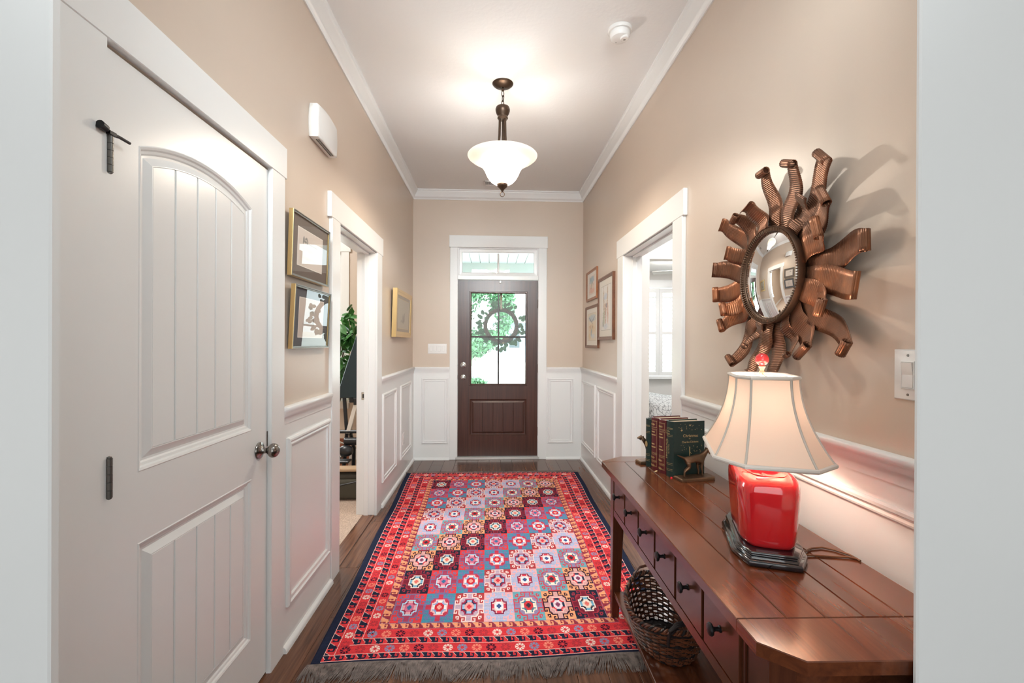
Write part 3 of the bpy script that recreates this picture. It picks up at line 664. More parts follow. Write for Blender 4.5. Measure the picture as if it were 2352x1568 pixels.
# ceiling fan glimpsed in the bedroom
fn = thing('ceiling_fan', (2.75, 5.75, 2.44), label='white ceiling fan in the bedroom past the right doorway', cat='fan')
obj('motor', G().lathe([(.02, 2.44), (.06, 2.43), (.07, 2.40), (.02, 2.39), (.02, 2.34), (.11, 2.33), (.12, 2.28), (.08, 2.25), (.001, 2.245)], 28, (2.75, 5.75, 0)), WHITE, fn)
for k in range(5):
    M = Matrix.Translation((2.75, 5.75, 2.30)) @ Matrix.Rotation(R(72 * k + 8), 4, 'Z') @ Matrix.Rotation(R(10), 4, 'X')
    g = G().merge(G().box(.12, .66, -.06, .06, -.004, .004), M); obj('blade', g, mat('fan_blade', (.6, .58, .55), .5) if k == 0 else bpy.data.materials['fan_blade'], fn, bevel=.003)

# ================================================================== LEFT WALL THINGS
cb = thing('door_chime', (XL, 2.42, 2.37), label='white plastic doorbell chime box high on the left wall', cat='doorbell chime')
def chimeshape(i):
    a0, a1, b0, b1 = 2.285 + i, 2.555 - i, 2.368 + i * .6, 2.532 - i; o = []
    for k in range(7): q = k / 6; o.append((a0 + (a1 - a0) * q, b0 - 0 * math.sin(pi * q)))
    for k in range(1, 7): q = k / 6; o.append((a1 + .010 * math.sin(pi * q), b0 + (b1 - b0) * q))
    for k in range(1, 7): q = k / 6; o.append((a1 + (a0 - a1) * q, b1 + .014 * math.sin(pi * q)))
    for k in range(1, 6): q = k / 6; o.append((a0 - .010 * math.sin(pi * q), b1 + (b0 - b1) * q))
    return o
obj('chime_cover', G().rings(PL, [chimeshape(i) for i in (.006, .002, 0, 0, .004, .014)], [0, .004, .006, .040, .047, .050]), PLASTIC, cb, smooth=50)
g = G()
for r_ in range(2):
    for k in range(15): g.box(XL + .022 + r_ * .011, XL + .029 + r_ * .011, 2.32 + k * .014, 2.328 + k * .014, 2.3655, 2.3685)
obj('sound_slots', g, HINGE, cb, kind='stuff')

def art(nx, ny, matc, margin, paper, blobs, pm=None, seed=0, flip=False, sketch=None):
    A = np.zeros((ny, nx, 3)) + matc
    mx, my = int(nx * margin[0]), int(ny * margin[1])
    yy, xx = np.mgrid[0:ny, 0:nx]; X = (xx + .5) / nx; Y = (yy + .5) / ny
    if pm is not None:
        A[my - 1:ny - my + 1, mx - 1:nx - mx + 1] = pm
    A[my:ny - my, mx:nx - mx] = paper
    rs = np.random.RandomState(seed); nz = rs.rand(ny // 3 + 2, nx // 3 + 2); nz = np.kron(nz, np.ones((3, 3)))[:ny, :nx]
    inside = (xx >= mx) & (xx < nx - mx) & (yy >= my) & (yy < ny - my)
    for (cx, cy_, rx, ry, col, al, th) in blobs:
        c, s = math.cos(th), math.sin(th); u = ((X - cx) * c + (Y - cy_) * s) / rx; v = (-(X - cx) * s + (Y - cy_) * c) / ry
        a = al * np.clip(1.25 - (u * u + v * v) + (nz - .5) * .9, 0, 1); a = np.where(inside, a, 0)[..., None]
        A = A * (1 - a) + np.array(col) * a
    if flip: A = A[:, ::-1]
    return lin(np.clip(A, 0, 255))
def picture(name, plane, a0, a1, b0, b1, h0, h1, fw, side, face, artarr, label, tilt=0, group=None, lip=.004, fa=2):
    cz = b0
    def pl(a, b, h): return plane(a, b, h + tilt * (b - b0))
    t = thing(name, plane((a0 + a1) / 2, b0, 0), label=label, cat='picture', group=group)
    hh = h1
    obj('frame', G().rings(pl, [rect(a0, a1, b0, b1, i) for i in (0, 0, .001, fw * .4, fw * .55, fw, fw)], [h0, hh - .002, hh, hh, hh - .003, hh - .004, hh - .012], fill=False, back=True), side, t, smooth=0)
    if face: obj('frame_face', G().rings(pl, [rect(a0, a1, b0, b1, i) for i in (.001, .001, fw * .45, fw * .6, fw + .001)], [hh - .001, hh + .0012, hh + .0012, hh - .002, hh - .003], fill=False), face, t, smooth=0)
    obj('backing', G().rings(pl, [rect(a0, a1, b0, b1, fw * .6)], [hh - .015]), WALNUT, t)
    painted('print', pl, a0 + fw, a1 - fw, b0 + fw, b1 - fw, hh - .011, artarr, t)
    obj('picture_glass', G().rings(pl, [rect(a0, a1, b0, b1, fw)], [hh - .006]), PICGLASS, t, smooth=0)
    return t
sk = [(.35 + .05 * math.sin(k * 2.1), .36 + .03 * math.cos(k * 3.3), .03 + .01 * (k % 3), .02, (120, 118, 112), .55, k) for k in range(9)] + [(.55, .40, .22, .012, (150, 148, 140), .5, .05), (.5, .5, .3, .05, (205, 198, 188), .5, 0), (.5, .66, .25, .03, (188, 180, 172), .4, 0)]
picture('framed_print', PL, 2.032, 2.482, 1.643, 1.938, .010, .030, .010, GOLDF, GREYF, art(120, 80, (116, 104, 95), (.16, .19), (222, 211, 200), sk, (240, 235, 225), 1),
        'gold framed pencil landscape with a brown mat, upper of the two beside the closet door', tilt=.03)
sk2 = [(.5, .45, .18, .12, (200, 192, 184), .5, 0), (.42, .6, .2, .04, (176, 172, 166), .5, 0), (.55, .55, .02, .1, (130, 130, 126), .5, 0), (.5, .35, .12, .06, (170, 170, 164), .4, .3)]
picture('framed_print', PL, 2.052, 2.496, 1.317, 1.608, .006, .026, .010, GOLDF, GREYF, art(120, 80, (98, 100, 104), (.15, .17), (214, 203, 193), sk2, (235, 230, 222), 2),
        'gold framed pencil landscape with a slate mat, lower of the two beside the closet door', tilt=.05)
picture('framed_print', PL, 4.110, 4.855, 1.395, 1.838, .006, .046, .052, GOLDF, None, art(90, 60, (150, 138, 118), (.1, .1), (178, 170, 152), [(.5, .62, .1, .14, (120, 112, 100), .6, 0), (.42, .7, .14, .05, (125, 118, 104), .5, 0), (.56, .55, .03, .15, (118, 110, 98), .5, .3)], (196, 176, 130), 3),
        'deep gold framed picture alone on the left wall near the front door', tilt=.03)
# wall outlet on the left wainscot
ot = thing('wall_outlet', (XL + .015, 4.625, .31), label='white electrical outlet low on the left wainscot panel', cat='outlet')
def plate(plane, a0, a1, b0, b1, h0, t, name='cover_plate'):
    return obj(name, G().rings(plane, [rect(a0, a1, b0, b1, i) for i in (0, .0005, .003, .006)], [h0, h0 + .003, h0 + .0055, h0 + .006]), PLASTIC, t, smooth=30)
plate(PL, 4.588, 4.662, .312, .432, .015, ot)
for z in (.345, .390): obj('receptacle', G().rings(PL, [rect(4.608, 4.642, z - .012, z + .014, i) for i in (0, .002)], [.020, .0225]), PLASTIC, ot)
# four-gang switch by the front door, single switch in the foreground
s4 = thing('wall_switch', (-.633, E, 1.217), label='white four-gang rocker switch plate left of the front door', cat='switch')
plate(PE, -.740, -.526, 1.217, 1.332, 0, s4)
for k in range(4):
    xk = -.703 + k * .0465
    obj('switch_surround', G().rings(PE, [rect(xk - .018, xk + .018, 1.240, 1.309, i) for i in (0, .001, .002)], [.006, .0075, .006], fill=False), HINGE if 0 else PLASTIC, s4)
    obj('rocker', G().rings(PE, [rect(xk - .015, xk + .015, 1.2435, 1.3055, i) for i in (0, .002)], [.006, .0095]), PLASTIC, s4)
s1 = thing('wall_switch', (XR, 1.092, 1.207), label='white single rocker switch plate at the near end of the right wall', cat='switch')
plate(PR, 1.051, 1.135, 1.208, 1.336, 0, s1)
obj('switch_surround', G().rings(PR, [rect(1.0755, 1.1115, 1.2365, 1.3065, i) for i in (0, 0, .001, .0025, .003)], [.006, .0078, .0082, .0078, .005], fill=False), PLASTIC, s1, smooth=0)
obj('rocker', G().add([PR(1.079, 1.240, .006), PR(1.108, 1.240, .006), PR(1.108, 1.303, .006), PR(1.079, 1.303, .006), PR(1.079, 1.240, .0085), PR(1.108, 1.240, .0085), PR(1.108, 1.303, .0125), PR(1.079, 1.303, .0125), PR(1.079, 1.272, .0075), PR(1.108, 1.272, .0075)],
    [(4, 5, 9, 8), (8, 9, 6, 7), (0, 1, 5, 4), (7, 6, 2, 3), (0, 4, 8, 7, 3), (1, 2, 6, 9, 5)]), PLASTIC, s1, smooth=0)
for z in (1.222, 1.321): obj('screw', G().lathe([(.0032, .006), (.0032, .0072), (.001, .0076)], 12, (XR, 1.0935, z), axis='X') if 0 else G().rings(PR, [[(1.0935 + r * math.cos(a), z + r * math.sin(a)) for a in [2 * pi * k / 12 for k in range(12)]] for r in (.0034, .003)], [.006, .0072]), HINGE, s1)

# ================================================================== RIGHT WALL PICTURES
desert = [(.5, .3, .28, .16, (120, 160, 185), .75, 0), (.35, .27, .1, .1, (90, 140, 150), .5, .5), (.5, .55, .25, .12, (225, 190, 165), .6, 0), (.5, .72, .3, .1, (222, 150, 125), .75, 0), (.45, .48, .05, .18, (150, 150, 110), .6, .4), (.6, .45, .04, .12, (160, 140, 120), .5, -.5), (.38, .62, .12, .04, (190, 120, 90), .5, .2)]
picture('framed_watercolor', PR, 4.47, 4.955, 1.797, 2.115, 0, .020, .026, CHERRYF, None, art(60, 80, (232, 222, 210), (.2, .16), (226, 205, 188), desert, (205, 195, 184), 4, flip=True),
        'small watercolor in an orange wood frame, upper one nearest the front door', fa=2)
kach = [(.35, .38, .04, .26, (170, 140, 112), .75, -.12), (.62, .36, .04, .28, (175, 140, 110), .75, .1), (.45, .5, .14, .12, (214, 190, 168), .7, 0), (.36, .66, .1, .16, (140, 150, 115), .55, .1), (.5, .62, .05, .22, (170, 110, 95), .5, -.05), (.66, .62, .04, .2, (200, 130, 110), .6, 0), (.47, .3, .16, .06, (190, 205, 222), .7, 0), (.5, .82, .2, .05, (200, 214, 226), .6, 0), (.3, .77, .05, .06, (80, 95, 85), .6, 0), (.55, .46, .05, .04, (100, 95, 110), .6, 0)]
picture('framed_watercolor', PR, 3.835, 4.375, 1.378, 1.965, 0, .026, .030, WALNUT, None, art(80, 120, (232, 226, 214), (.16, .12), (236, 232, 226), kach, (180, 176, 168), 5, flip=True),
        'tall watercolor of brown figures in a dark walnut frame, largest of the three')
land = [(.5, .26, .34, .1, (165, 195, 215), .8, 0), (.4, .33, .2, .03, (110, 110, 120), .6, .5), (.62, .3, .14, .03, (120, 120, 130), .6, -.5), (.5, .55, .3, .14, (226, 192, 140), .7, 0), (.34, .5, .1, .06, (200, 150, 110), .6, 0), (.45, .66, .06, .12, (130, 165, 190), .7, .3), (.6, .76, .16, .07, (205, 215, 225), .7, 0), (.55, .5, .06, .04, (150, 110, 80), .6, 0), (.3, .75, .1, .1, (224, 190, 130), .6, 0)]
picture('framed_watercolor', PR, 4.405, 4.985, 1.296, 1.738, 0, .022, .028, WALNUT, None, art(70, 90, (234, 226, 212), (.16, .14), (230, 214, 186), land, (200, 190, 178), 6, flip=True),
        'small yellow and blue landscape watercolor in a brown frame, lower one nearest the front door')

# ================================================================== SUNBURST MIRROR
def coppermat():
    m, n, b = nt('aged_copper_strip')
    tc = n.nodes.new('ShaderNodeTexCoord'); t = n.nodes.new('ShaderNodeTexNoise'); t.inputs['Scale'].default_value = 14; t.inputs['Detail'].default_value = 5
    oi = n.nodes.new('ShaderNodeObjectInfo'); ad = n.nodes.new('ShaderNodeMath'); ad.operation = 'MULTIPLY_ADD'; ad.inputs[1].default_value = .35; 
    n.links.new(tc.outputs['Object'], t.inputs['Vector']); n.links.new(oi.outputs['Random'], ad.inputs[0]); n.links.new(t.outputs[0], ad.inputs[2])
    rp = n.nodes.new('ShaderNodeValToRGB'); e = rp.color_ramp.elements
    e[0].position = .35; e[0].color = (.11, .052, .030, 1); e[1].position = 1.0; e[1].color = (.50, .19, .085, 1)
    k = e.new(.7); k.color = (.25, .115, .065, 1)
    n.links.new(ad.outputs[0], rp.inputs[0]); n.links.new(rp.outputs[0], b.inputs['Base Color'])
    b.inputs['Metallic'].default_value = .75; b.inputs['Roughness'].default_value = .36
    return m
COP = coppermat()
mc = (1.607, 1.597); mh = .045
mt = thing('sunburst_mirror', (XR, mc[0], mc[1]), label='round convex mirror with a sunburst of curled corrugated copper strips', cat='mirror')
def circ(r, n=72): return [(mc[0] + r * math.cos(2 * pi * k / n), mc[1] + r * math.sin(2 * pi * k / n)) for k in range(n)]
obj('back_plate', G().rings(PR, [circ(.165)] * 2, [.0, mh - .01]), BRONZE, mt)
RINGM = mat('bronze_ring', (.17, .105, .07), .36, metal=.85, bump=.05)
obj('mirror_frame', G().rings(PR, [circ(r) for r in (.155, .170, .175, .177, .1765, .1745, .173, .172, .160, .157)], [mh - .02, mh - .02, mh - .012, mh - .003, mh + .006, mh + .011, mh + .010, mh + .006, mh + .004, mh - .003], fill=False), RINGM, mt, smooth=60)
g = G()
for k in range(110):
    a = 2 * pi * k / 110; c, s = math.cos(a), math.sin(a)
    g.add([PR(mc[0] + r * c - w_ * s, mc[1] + r * s + w_ * c, h) for r, w_, h in ((.158, -.0028, mh + .004), (.158, .0028, mh + .004), (.171, .0028, mh + .006), (.171, -.0028, mh + .006), (.159, -.0014, mh + .009), (.159, .0014, mh + .009), (.170, .0014, mh + .011), (.170, -.0014, mh + .011))],
          [(4, 5, 6, 7), (0, 1, 5, 4), (1, 2, 6, 5), (2, 3, 7, 6), (3, 0, 4, 7)])
obj('beaded_rim', g, RINGM, mt, kind='stuff', smooth=0)
RR = .159; sag = .030; Rs = (RR * RR + sag * sag) / (2 * sag)
rr = [RR * (1 - k / 16) for k in range(16)] + [.001]
obj('convex_glass', G().rings(PR, [circ(r, 96) for r in rr], [mh - .002 + math.sqrt(Rs * Rs - r * r) - (Rs - sag) for r in rr]), MIRROR, mt, smooth=80, label='convex round mirror glass')
# (dy, dz) of the tip, widest width, tip width, sideways bend, curl (turns, + towards the room), lift of the tip
PETALS = [(.018, .385, .058, .038, .018, 1.1, .05), (-.155, .350, .056, .044, -.012, .9, .075), (-.18, .235, .055, .05, .01, 0, .02), (-.31, .305, .062, .05, .018, .6, .085),
          (-.315, .190, .066, .05, .012, 1.25, .07), (-.31, .100, .060, .052, -.010, .8, .085), (-.460, .020, .066, .044, .022, .9, .08), (-.436, -.088, .062, .058, -.008, .35, .085),
          (-.325, -.140, .060, .040, -.012, 1.0, .08), (-.385, -.265, .058, .036, .020, 1.0, .075), (-.213, -.275, .070, .050, .010, 1.2, .055), (-.134, -.290, .040, .014, .016, 1.2, .04),
          (-.023, -.345, .060, .05, .012, .2, .05), (.085, -.350, .060, .045, -.014, .2, .05), (.125, -.262, .040, .014, -.02, .9, .03), (.247, -.318, .052, .040, .020, .9, .05),
          (.310, -.175, .056, .042, -.014, .8, .045), (.275, -.102, .052, .042, .012, .9, .05), (.375, -.028, .058, .050, .010, .8, .045), (.365, .076, .058, .05, -.008, .3, .045),
          (.255, .132, .050, .045, .006, .3, .04), (.310, .262, .052, .046, .008, .3, .05), (.205, .262, .060, .030, -.014, 1.1, .05), (.096, .275, .056, .05, .008, .4, .04)]
for q, (dy, dz, wm, wt_, bend, curl, lift) in enumerate(PETALS):
    L = math.hypot(dy, dz); u = Vector((dy / L, dz / L)); v = Vector((-u.y, u.x)); r0 = .160; Ls = L - r0
    cr = .0125 if wm > .05 else .009; cl = curl * 2 * pi * cr; step = .0013; N = int((Ls + cl) / step)
    layer = (q % 3) * .006
    V = []; F = []; pr, ph, ang = r0, .014 + layer, 0.0; nx_ = 5
    wav = .007 + .003 * (q % 3)
    for k in range(N + 1):
        s = k * step
        if s <= Ls:
            f = s / Ls; pr = r0 + s; base = .014 + layer + .5 * lift * f ** 1.3 + wav * math.sin(f * 2 * pi * 1.15 + .6) * min(1, f * 3) ; ph = base; ang = math.atan2(lift * 1.3, Ls); cp_, ch_ = pr, ph
            if k: ang = math.atan2(ph - lph, step)
            lph = ph
        else:
            ang += step / cr * 1.0; pr += math.cos(ang) * step; ph += math.sin(ang) * step; f = 1
        wid = 1.5 * wm * (.80 + .20 * math.sin(min(f * 1.5, 1) * pi / 2)) * (1 - f) ** .0 * (1 - f ** 2) + 1.3 * wt_ * f ** 2
        lat = .8 * bend * math.sin(f * 2 * pi * .95) * min(1, f * 2.5)
        cor = .0007 * math.sin(s / .0062 * 2 * pi)
        n_r, n_h = -math.sin(ang), math.cos(ang)
        for j in range(nx_):
            e = (j / (nx_ - 1) - .5) * wid
            a_ = mc[0] + u.x * (pr + n_r * cor) + v.x * (lat + e); b_ = mc[1] + u.y * (pr + n_r * cor) + v.y * (lat + e)
            V.append(PR(a_, b_, max(.003, ph + n_h * cor)))
    for k in range(N):
        for j in range(nx_ - 1): F.append((k * nx_ + j, k * nx_ + j + 1, (k + 1) * nx_ + j + 1, (k + 1) * nx_ + j))
    o = obj('copper_strip', G().add(V, F), COP, mt, smooth=70)
    md = o.modifiers.new('thickness', 'SOLIDIFY'); md.thickness = .0016; md.offset = 0

# ================================================================== CONSOLE TABLE
TZ = .765; tr = -R(1.0)
tb = thing('console_table', (.518, .807, 0), tr, 'long dark cherry console table with six small drawers along the right wall', 'table')
def tobj(name, g, m=TABLEW, **k): return obj(name, g, m, tb, local=True, **k)
def tp(poly): return G().prism(poly, TZ - .027, TZ, .0018)
tobj('breadboard_end', tp([(.063, 0), (.470, 0), (.470, .131), (0, .131), (0, .057)]), smooth=0)
tobj('breadboard_end', tp([(0, 1.392), (.470, 1.392), (.470, 1.50), (.116, 1.50), (0, 1.410)]), smooth=0)
xs = [0, .1095, .194, .279, .364, .470]
plk = []
for k in range(5): tobj('plank', tp([(xs[k] + (.0008 if k else 0), .1325), (xs[k + 1] - .0008, .1325), (xs[k + 1] - .0008, 1.3905), (xs[k] + (.0008 if k else 0), 1.3905)]), smooth=0)
tobj('subtop', G().box(.03, .45, .04, 1.46, TZ - .032, TZ - .026), SUB, smooth=0)
AX = .047; ZB, ZT = .515, TZ - .03
# front apron as rails and stiles round six drawer openings
dv = [.158, .356, .551, .745, .935, 1.122, 1.345]
dv = [.160, .2005 + .0, .395, .587, .777, .969, 1.165, 1.352]
ys = [.2005, .395, .587, .777, .969, 1.165]; ends = (.012 + .150, 1.352)
g = G().box(AX, AX + .018, .085, 1.41, ZT - .028, ZT).box(AX, AX + .018, .085, 1.41, ZB, .545)
for y_ in ys: g.box(AX + .006, AX + .018, y_ - .008, y_ + .008, .54, ZT - .02)
tobj('apron', g, TABLED, smooth=0)
tobj('apron', G().box(.40, .418, .10, 1.40, ZB, ZT), TABLED, smooth=0)
tobj('apron', G().box(.09, .40, .105, .123, ZB, ZT), TABLEW, smooth=0)
tobj('apron', G().box(.09, .40, 1.375, 1.393, ZB, ZT), TABLED, smooth=0)
edges = [.2005, .395, .587, .777, .969, 1.165, 1.352]
tobj('drawer_gap', G().box(AX + .012, AX + .014, .16, 1.352, .54, ZT - .02), SUB, smooth=0)
for k in range(6):
    a0, a1 = edges[k] + .007, edges[k + 1] - .007
    pf = lambda a, b, h: (AX + .001 - h, a, b)
    dr = tobj('drawer', G().rings(pf, [rect(a0, a1, .548, ZT - .030, i) for i in (0, 0, .002)], [-.010, .0, .001]), TABLED, smooth=0)
    yc = (a0 + a1) / 2
    pr = [(.0085, 0), (.0085, -.002), (.0055, -.004), (.005, -.013), (.007, -.017), (.0145, -.021), (.016, -.025), (.0135, -.029), (.006, -.031), (.001, -.0315)]
    obj('drawer_knob', G().lathe(pr, 24, (AX, yc, .637), axis='X'), BLACKM, dr, local=True, label='small round black drawer knob')
def leg(x, y, sx, sy):
    w0, w1 = .056, .036
    t = [(x, y), (x + sx * w0, y), (x + sx * w0, y + sy * w0), (x, y + sy * w0)]; b = [(x, y), (x + sx * w1, y), (x + sx * w1, y + sy * w1), (x, y + sy * w1)]
    V = [(a, c, .008 if 1 else 0) for a, c in b] + [(a, c, ZB) for a, c in t] + [(a, c, ZT) for a, c in t]
    F = [(0, 1, 2, 3), (8, 9, 10, 11)] + [(i + k, i + (k + 1) % 4, i + 4 + (k + 1) % 4, i + 4 + k) for i in (0, 4) for k in range(4)]
    tobj('leg', G().add(V, F), TABLED, bevel=.003, smooth=0)
leg(AX - .002, 1.412, 1, -1); leg(AX - .002, .085, 1, 1); leg(.42, 1.412, -1, -1); leg(.42, .085, -1, 1)
tobj('corner_block', G().box(AX + .01, AX + .06, .14, .2, ZB, ZT), TABLED, smooth=0)
tobj('lower_shelf', G().box(.055, .412, .115, 1.375, .118, .138), TABLEW, bevel=.002, smooth=0)
tobj('screw_cap', G().lathe([(.004, 0), (.004, .002)], 10, (.0815, 1.3765, .19), axis='Y'), CHROME)

# ================================================================== TABLE LAMP
lx, ly, lr = .790, 1.294, -R(20)
lp = thing('table_lamp', (lx, ly, TZ), lr, 'red ceramic table lamp with a cream bell shade on the console table', 'lamp')
def cut(hx, hy, c, d=None):
    d = c if d is None else d
    return [(hx - c, -hy), (hx, -hy + d), (hx, hy - d), (hx - c, hy), (-hx + c, hy), (-hx, hy - d), (-hx, -hy + d), (-hx + c, -hy)]
def loft(levels): 
    g = G(); n = len(levels[0][0]); V = [(x, y, z) for P, z in levels for x, y in P]
    F = [tuple(range(n - 1, -1, -1)), tuple((len(levels) - 1) * n + k for k in range(n))]
    for i in range(len(levels) - 1):
        for k in range(n): F.append((i * n + k, i * n + (k + 1) % n, (i + 1) * n + (k + 1) % n, (i + 1) * n + k))
    return g.add(V, F)
def lo(name, g, m, **k): return obj(name, g, m, lp, local=True, **k)
lo('lamp_base', loft([(cut(a, b, c * .6, c * 1.45), z) for a, b, c, z in ((.088, .165, .05, 0), (.093, .170, .052, .004), (.0935, .1705, .052, .014), (.090, .167, .05, .018), (.083, .160, .046, .0185), (.083, .160, .046, .024), (.079, .156, .044, .026), (.079, .156, .044, .031), (.083, .160, .045, .033), (.081, .158, .044, .037))]), LACQ, bevel=.0012, seg=2)
def sup(hx, hy, e=5, n=64, dent=.0):
    if e >= 4:
        P = cut(hx, hy, .020 + (5.5 - e) * .004, .050 + (5.5 - e) * .006)
        for _ in range(3):
            Q = []
            for i in range(len(P)):
                a, b = Vector(P[i]), Vector(P[(i + 1) % len(P)]); w_ = min(.25, .012 / max((b - a).length, 1e-6)) if _ == 0 else .25
                Q += [tuple(a.lerp(b, w_)), tuple(a.lerp(b, 1 - w_))]
            P = Q
        return P
    P = []
    for k in range(n):
        a = 2 * pi * k / n; c, s = math.cos(a), math.sin(a)
        r = (abs(c) ** e + abs(s) ** e) ** (-1 / e); d = 1 - dent * math.exp(-((abs(abs(c) - abs(s))) / .13) ** 2)
        P.append((hx * r * c * d, hy * r * s * d))
    return P
bl = []
for hx, hy, z, e in ((.060, .120, .037, 5), (.069, .130, .039, 5), (.0715, .133, .050, 5.5), (.074, .137, .09, 5.5), (.0765, .140, .14, 5.5), (.0785, .142, .18, 5.5), (.0785, .142, .197, 5), (.076, .139, .208, 4.6), (.071, .134, .2165, 4.2), (.064, .126, .222, 4), (.054, .110, .2255, 3.4), (.046, .07, .2268, 2.4), (.042, .05, .228, 2)):
    bl.append((sup(hx, hy, e, dent=.05 * min(1, (z - .03) / .05) * (1 if z < .2 else .5)), z))
lo('lamp_body', loft(bl), REDC, smooth=80, label='glossy red ceramic body')
lo('lamp_collar', G().lathe([(.040, .226), (.036, .231), (.037, .237), (.046, .243), (.047, .246), (.040, .247), (.012, .246)], 36), REDC)
lo('lamp_neck', G().lathe([(.016, .245), (.016, .26), (.009, .262), (.009, .29), (.018, .292), (.018, .335), (.010, .338)], 20), CHROME)
lo('bulb', G().lathe([(.012, .337), (.016, .35), (.030, .378), (.031, .395), (.022, .415), (.001, .424)], 20), BULB)
lo('harp', G().tube([(.012, 0, .292), (.035, 0, .33), (.045, 0, .39), (.035, 0, .46), (.0, 0, .498), (-.035, 0, .46), (-.045, 0, .39), (-.035, 0, .33), (-.012, 0, .292)], .0016, 6), CHROME)
SZ0, SZ1 = .272, .490
def shp(f):   # f 0 bottom .. 1 top
    k = (1 - f) ** 2.0
    return cut(.078 + (.142 - .078) * k, .110 + (.216 - .110) * k, .030 + (.062 - .030) * k, .040 + (.078 - .040) * k)
lev = [(shp(i / 14), SZ0 + (SZ1 - SZ0) * (i / 14)) for i in range(15)]
sh = lo('lamp_shade', G(), None, smooth=0) if 0 else bpy.data.objects.new('lamp_shade', None)
COL.objects.link(sh); sh.parent = lp; MW[sh.name] = MW[lp.name]
for k in range(8):
    V = []; F = []
    for P, z in lev:
        p, q = Vector(P[k]), Vector(P[(k + 1) % 8])
        for j in range(4): V.append((*(p + (q - p) * j / 3 * 1.0), z))
    for i in range(14):
        for j in range(3): F.append((i * 4 + j, i * 4 + j + 1, (i + 1) * 4 + j + 1, (i + 1) * 4 + j))
    obj('shade_panel', G().add(V, F), SHADE, sh, local=True, smooth=60)
    obj('shade_rib', G().tube([(*P[k], z) for P, z in lev], .0032, 6), PIPING, sh, local=True)
for z, P, r in ((SZ0, lev[0][0], .0062), (SZ1, lev[-1][0], .0055)):
    obj('shade_trim', G().tube([(x, y, z) for x, y in P], r, 8, closed=True), mat('shade_trim_cloth', (.72, .66, .60), .8) if z == SZ0 else bpy.data.materials['shade_trim_cloth'], sh, local=True)
lo('spider', G().tube([(-.078, 0, SZ1 - .004), (0, 0, SZ1 + .006), (.078, 0, SZ1 - .004)], .0016, 6).tube([(0, -.11, SZ1 - .004), (0, 0, SZ1 + .006), (0, .11, SZ1 - .004)], .0016, 6), CHROME)
FINM = mat('red_glass_ball', (.80, .045, .05), .08, spec=.8, coat=.5)
lo('finial_stem', G().lathe([(.008, .494), (.009, .500), (.005, .506), (.007, .512), (.010, .517), (.004, .521)], 20), mat('pale_finial_stem', (.75, .55, .35), .3))
lo('finial', G().lathe([(.0045, .516)] + [(.0185 * math.cos(a), .538 + .0185 * math.sin(a)) for a in [-pi / 2 + .3 + (pi - .32) * k / 14 for k in range(15)]], 24), FINM, label='red glass ball finial')
light('table_lamp_bulb_light', 'POINT', (lx, ly, TZ + .40), 3.1, (.98, .89, .80), shadow_soft_size=.028)
CORD = mat('brown_cord', (.16, .07, .03), .5)
def lw(x, y): 
    v = MW[lp.name] @ Vector((x, y, 0)); return v.x, v.y
obj('lamp_cord', G().tube([(.845, 1.205, TZ + .012), (.872, 1.222, TZ + .006), (.905, 1.245, TZ + .004), (.94, 1.25, TZ + .004), (.965, 1.235, TZ + .004), (.985, 1.205, TZ + .004), (.988, 1.17, TZ + .003)], .0028, 6)
    .tube([(.845, 1.203, TZ + .010), (.868, 1.205, TZ + .004), (.90, 1.203, TZ + .003), (.935, 1.195, TZ + .003), (.97, 1.19, TZ + .004), (.987, 1.18, TZ + .004)], .0028, 6), CORD, lp, label='thin brown lamp cord')

# ================================================================== BOOKS AND DOG BOOKENDS
GREENB = mat('dark_green_leather', (.010, .030, .026), .42, bump=.15, bscale=300)
TEALB = mat('blue_green_leather', (.012, .045, .055), .42, bump=.15, bscale=300)
MAROON = mat('maroon_leather', (.11, .012, .016), .42, bump=.15, bscale=300)
PAGES = mat('page_edges', (.62, .50, .36), .8); GILT = mat('gilt_print', (.62, .46, .22), .4, metal=.5)
BO = Vector((.787, 1.928)); ba = R(13)
cvx = Vector((math.cos(ba * .77), math.sin(ba * .77)))       # along the covers
def text(body, size, par, M, m=GILT, align='CENTER', ext=.0002):
    c = bpy.data.curves.new('lettering', 'FONT'); c.body = body; c.size = size; c.align_x = align; c.align_y = 'CENTER'; c.extrude = ext; c.resolution_u = 2
    o = bpy.data.objects.new('tmp', c); COL.objects.link(o); dg = bpy.context.evaluated_depsgraph_get(); me = bpy.data.meshes.new_from_object(o.evaluated_get(dg)); bpy.data.objects.remove(o)
    me.materials.clear(); me.materials.append(m); me.transform(M); o = bpy.data.objects.new('lettering', me); COL.objects.link(o); o.parent = par; return o
off = 0
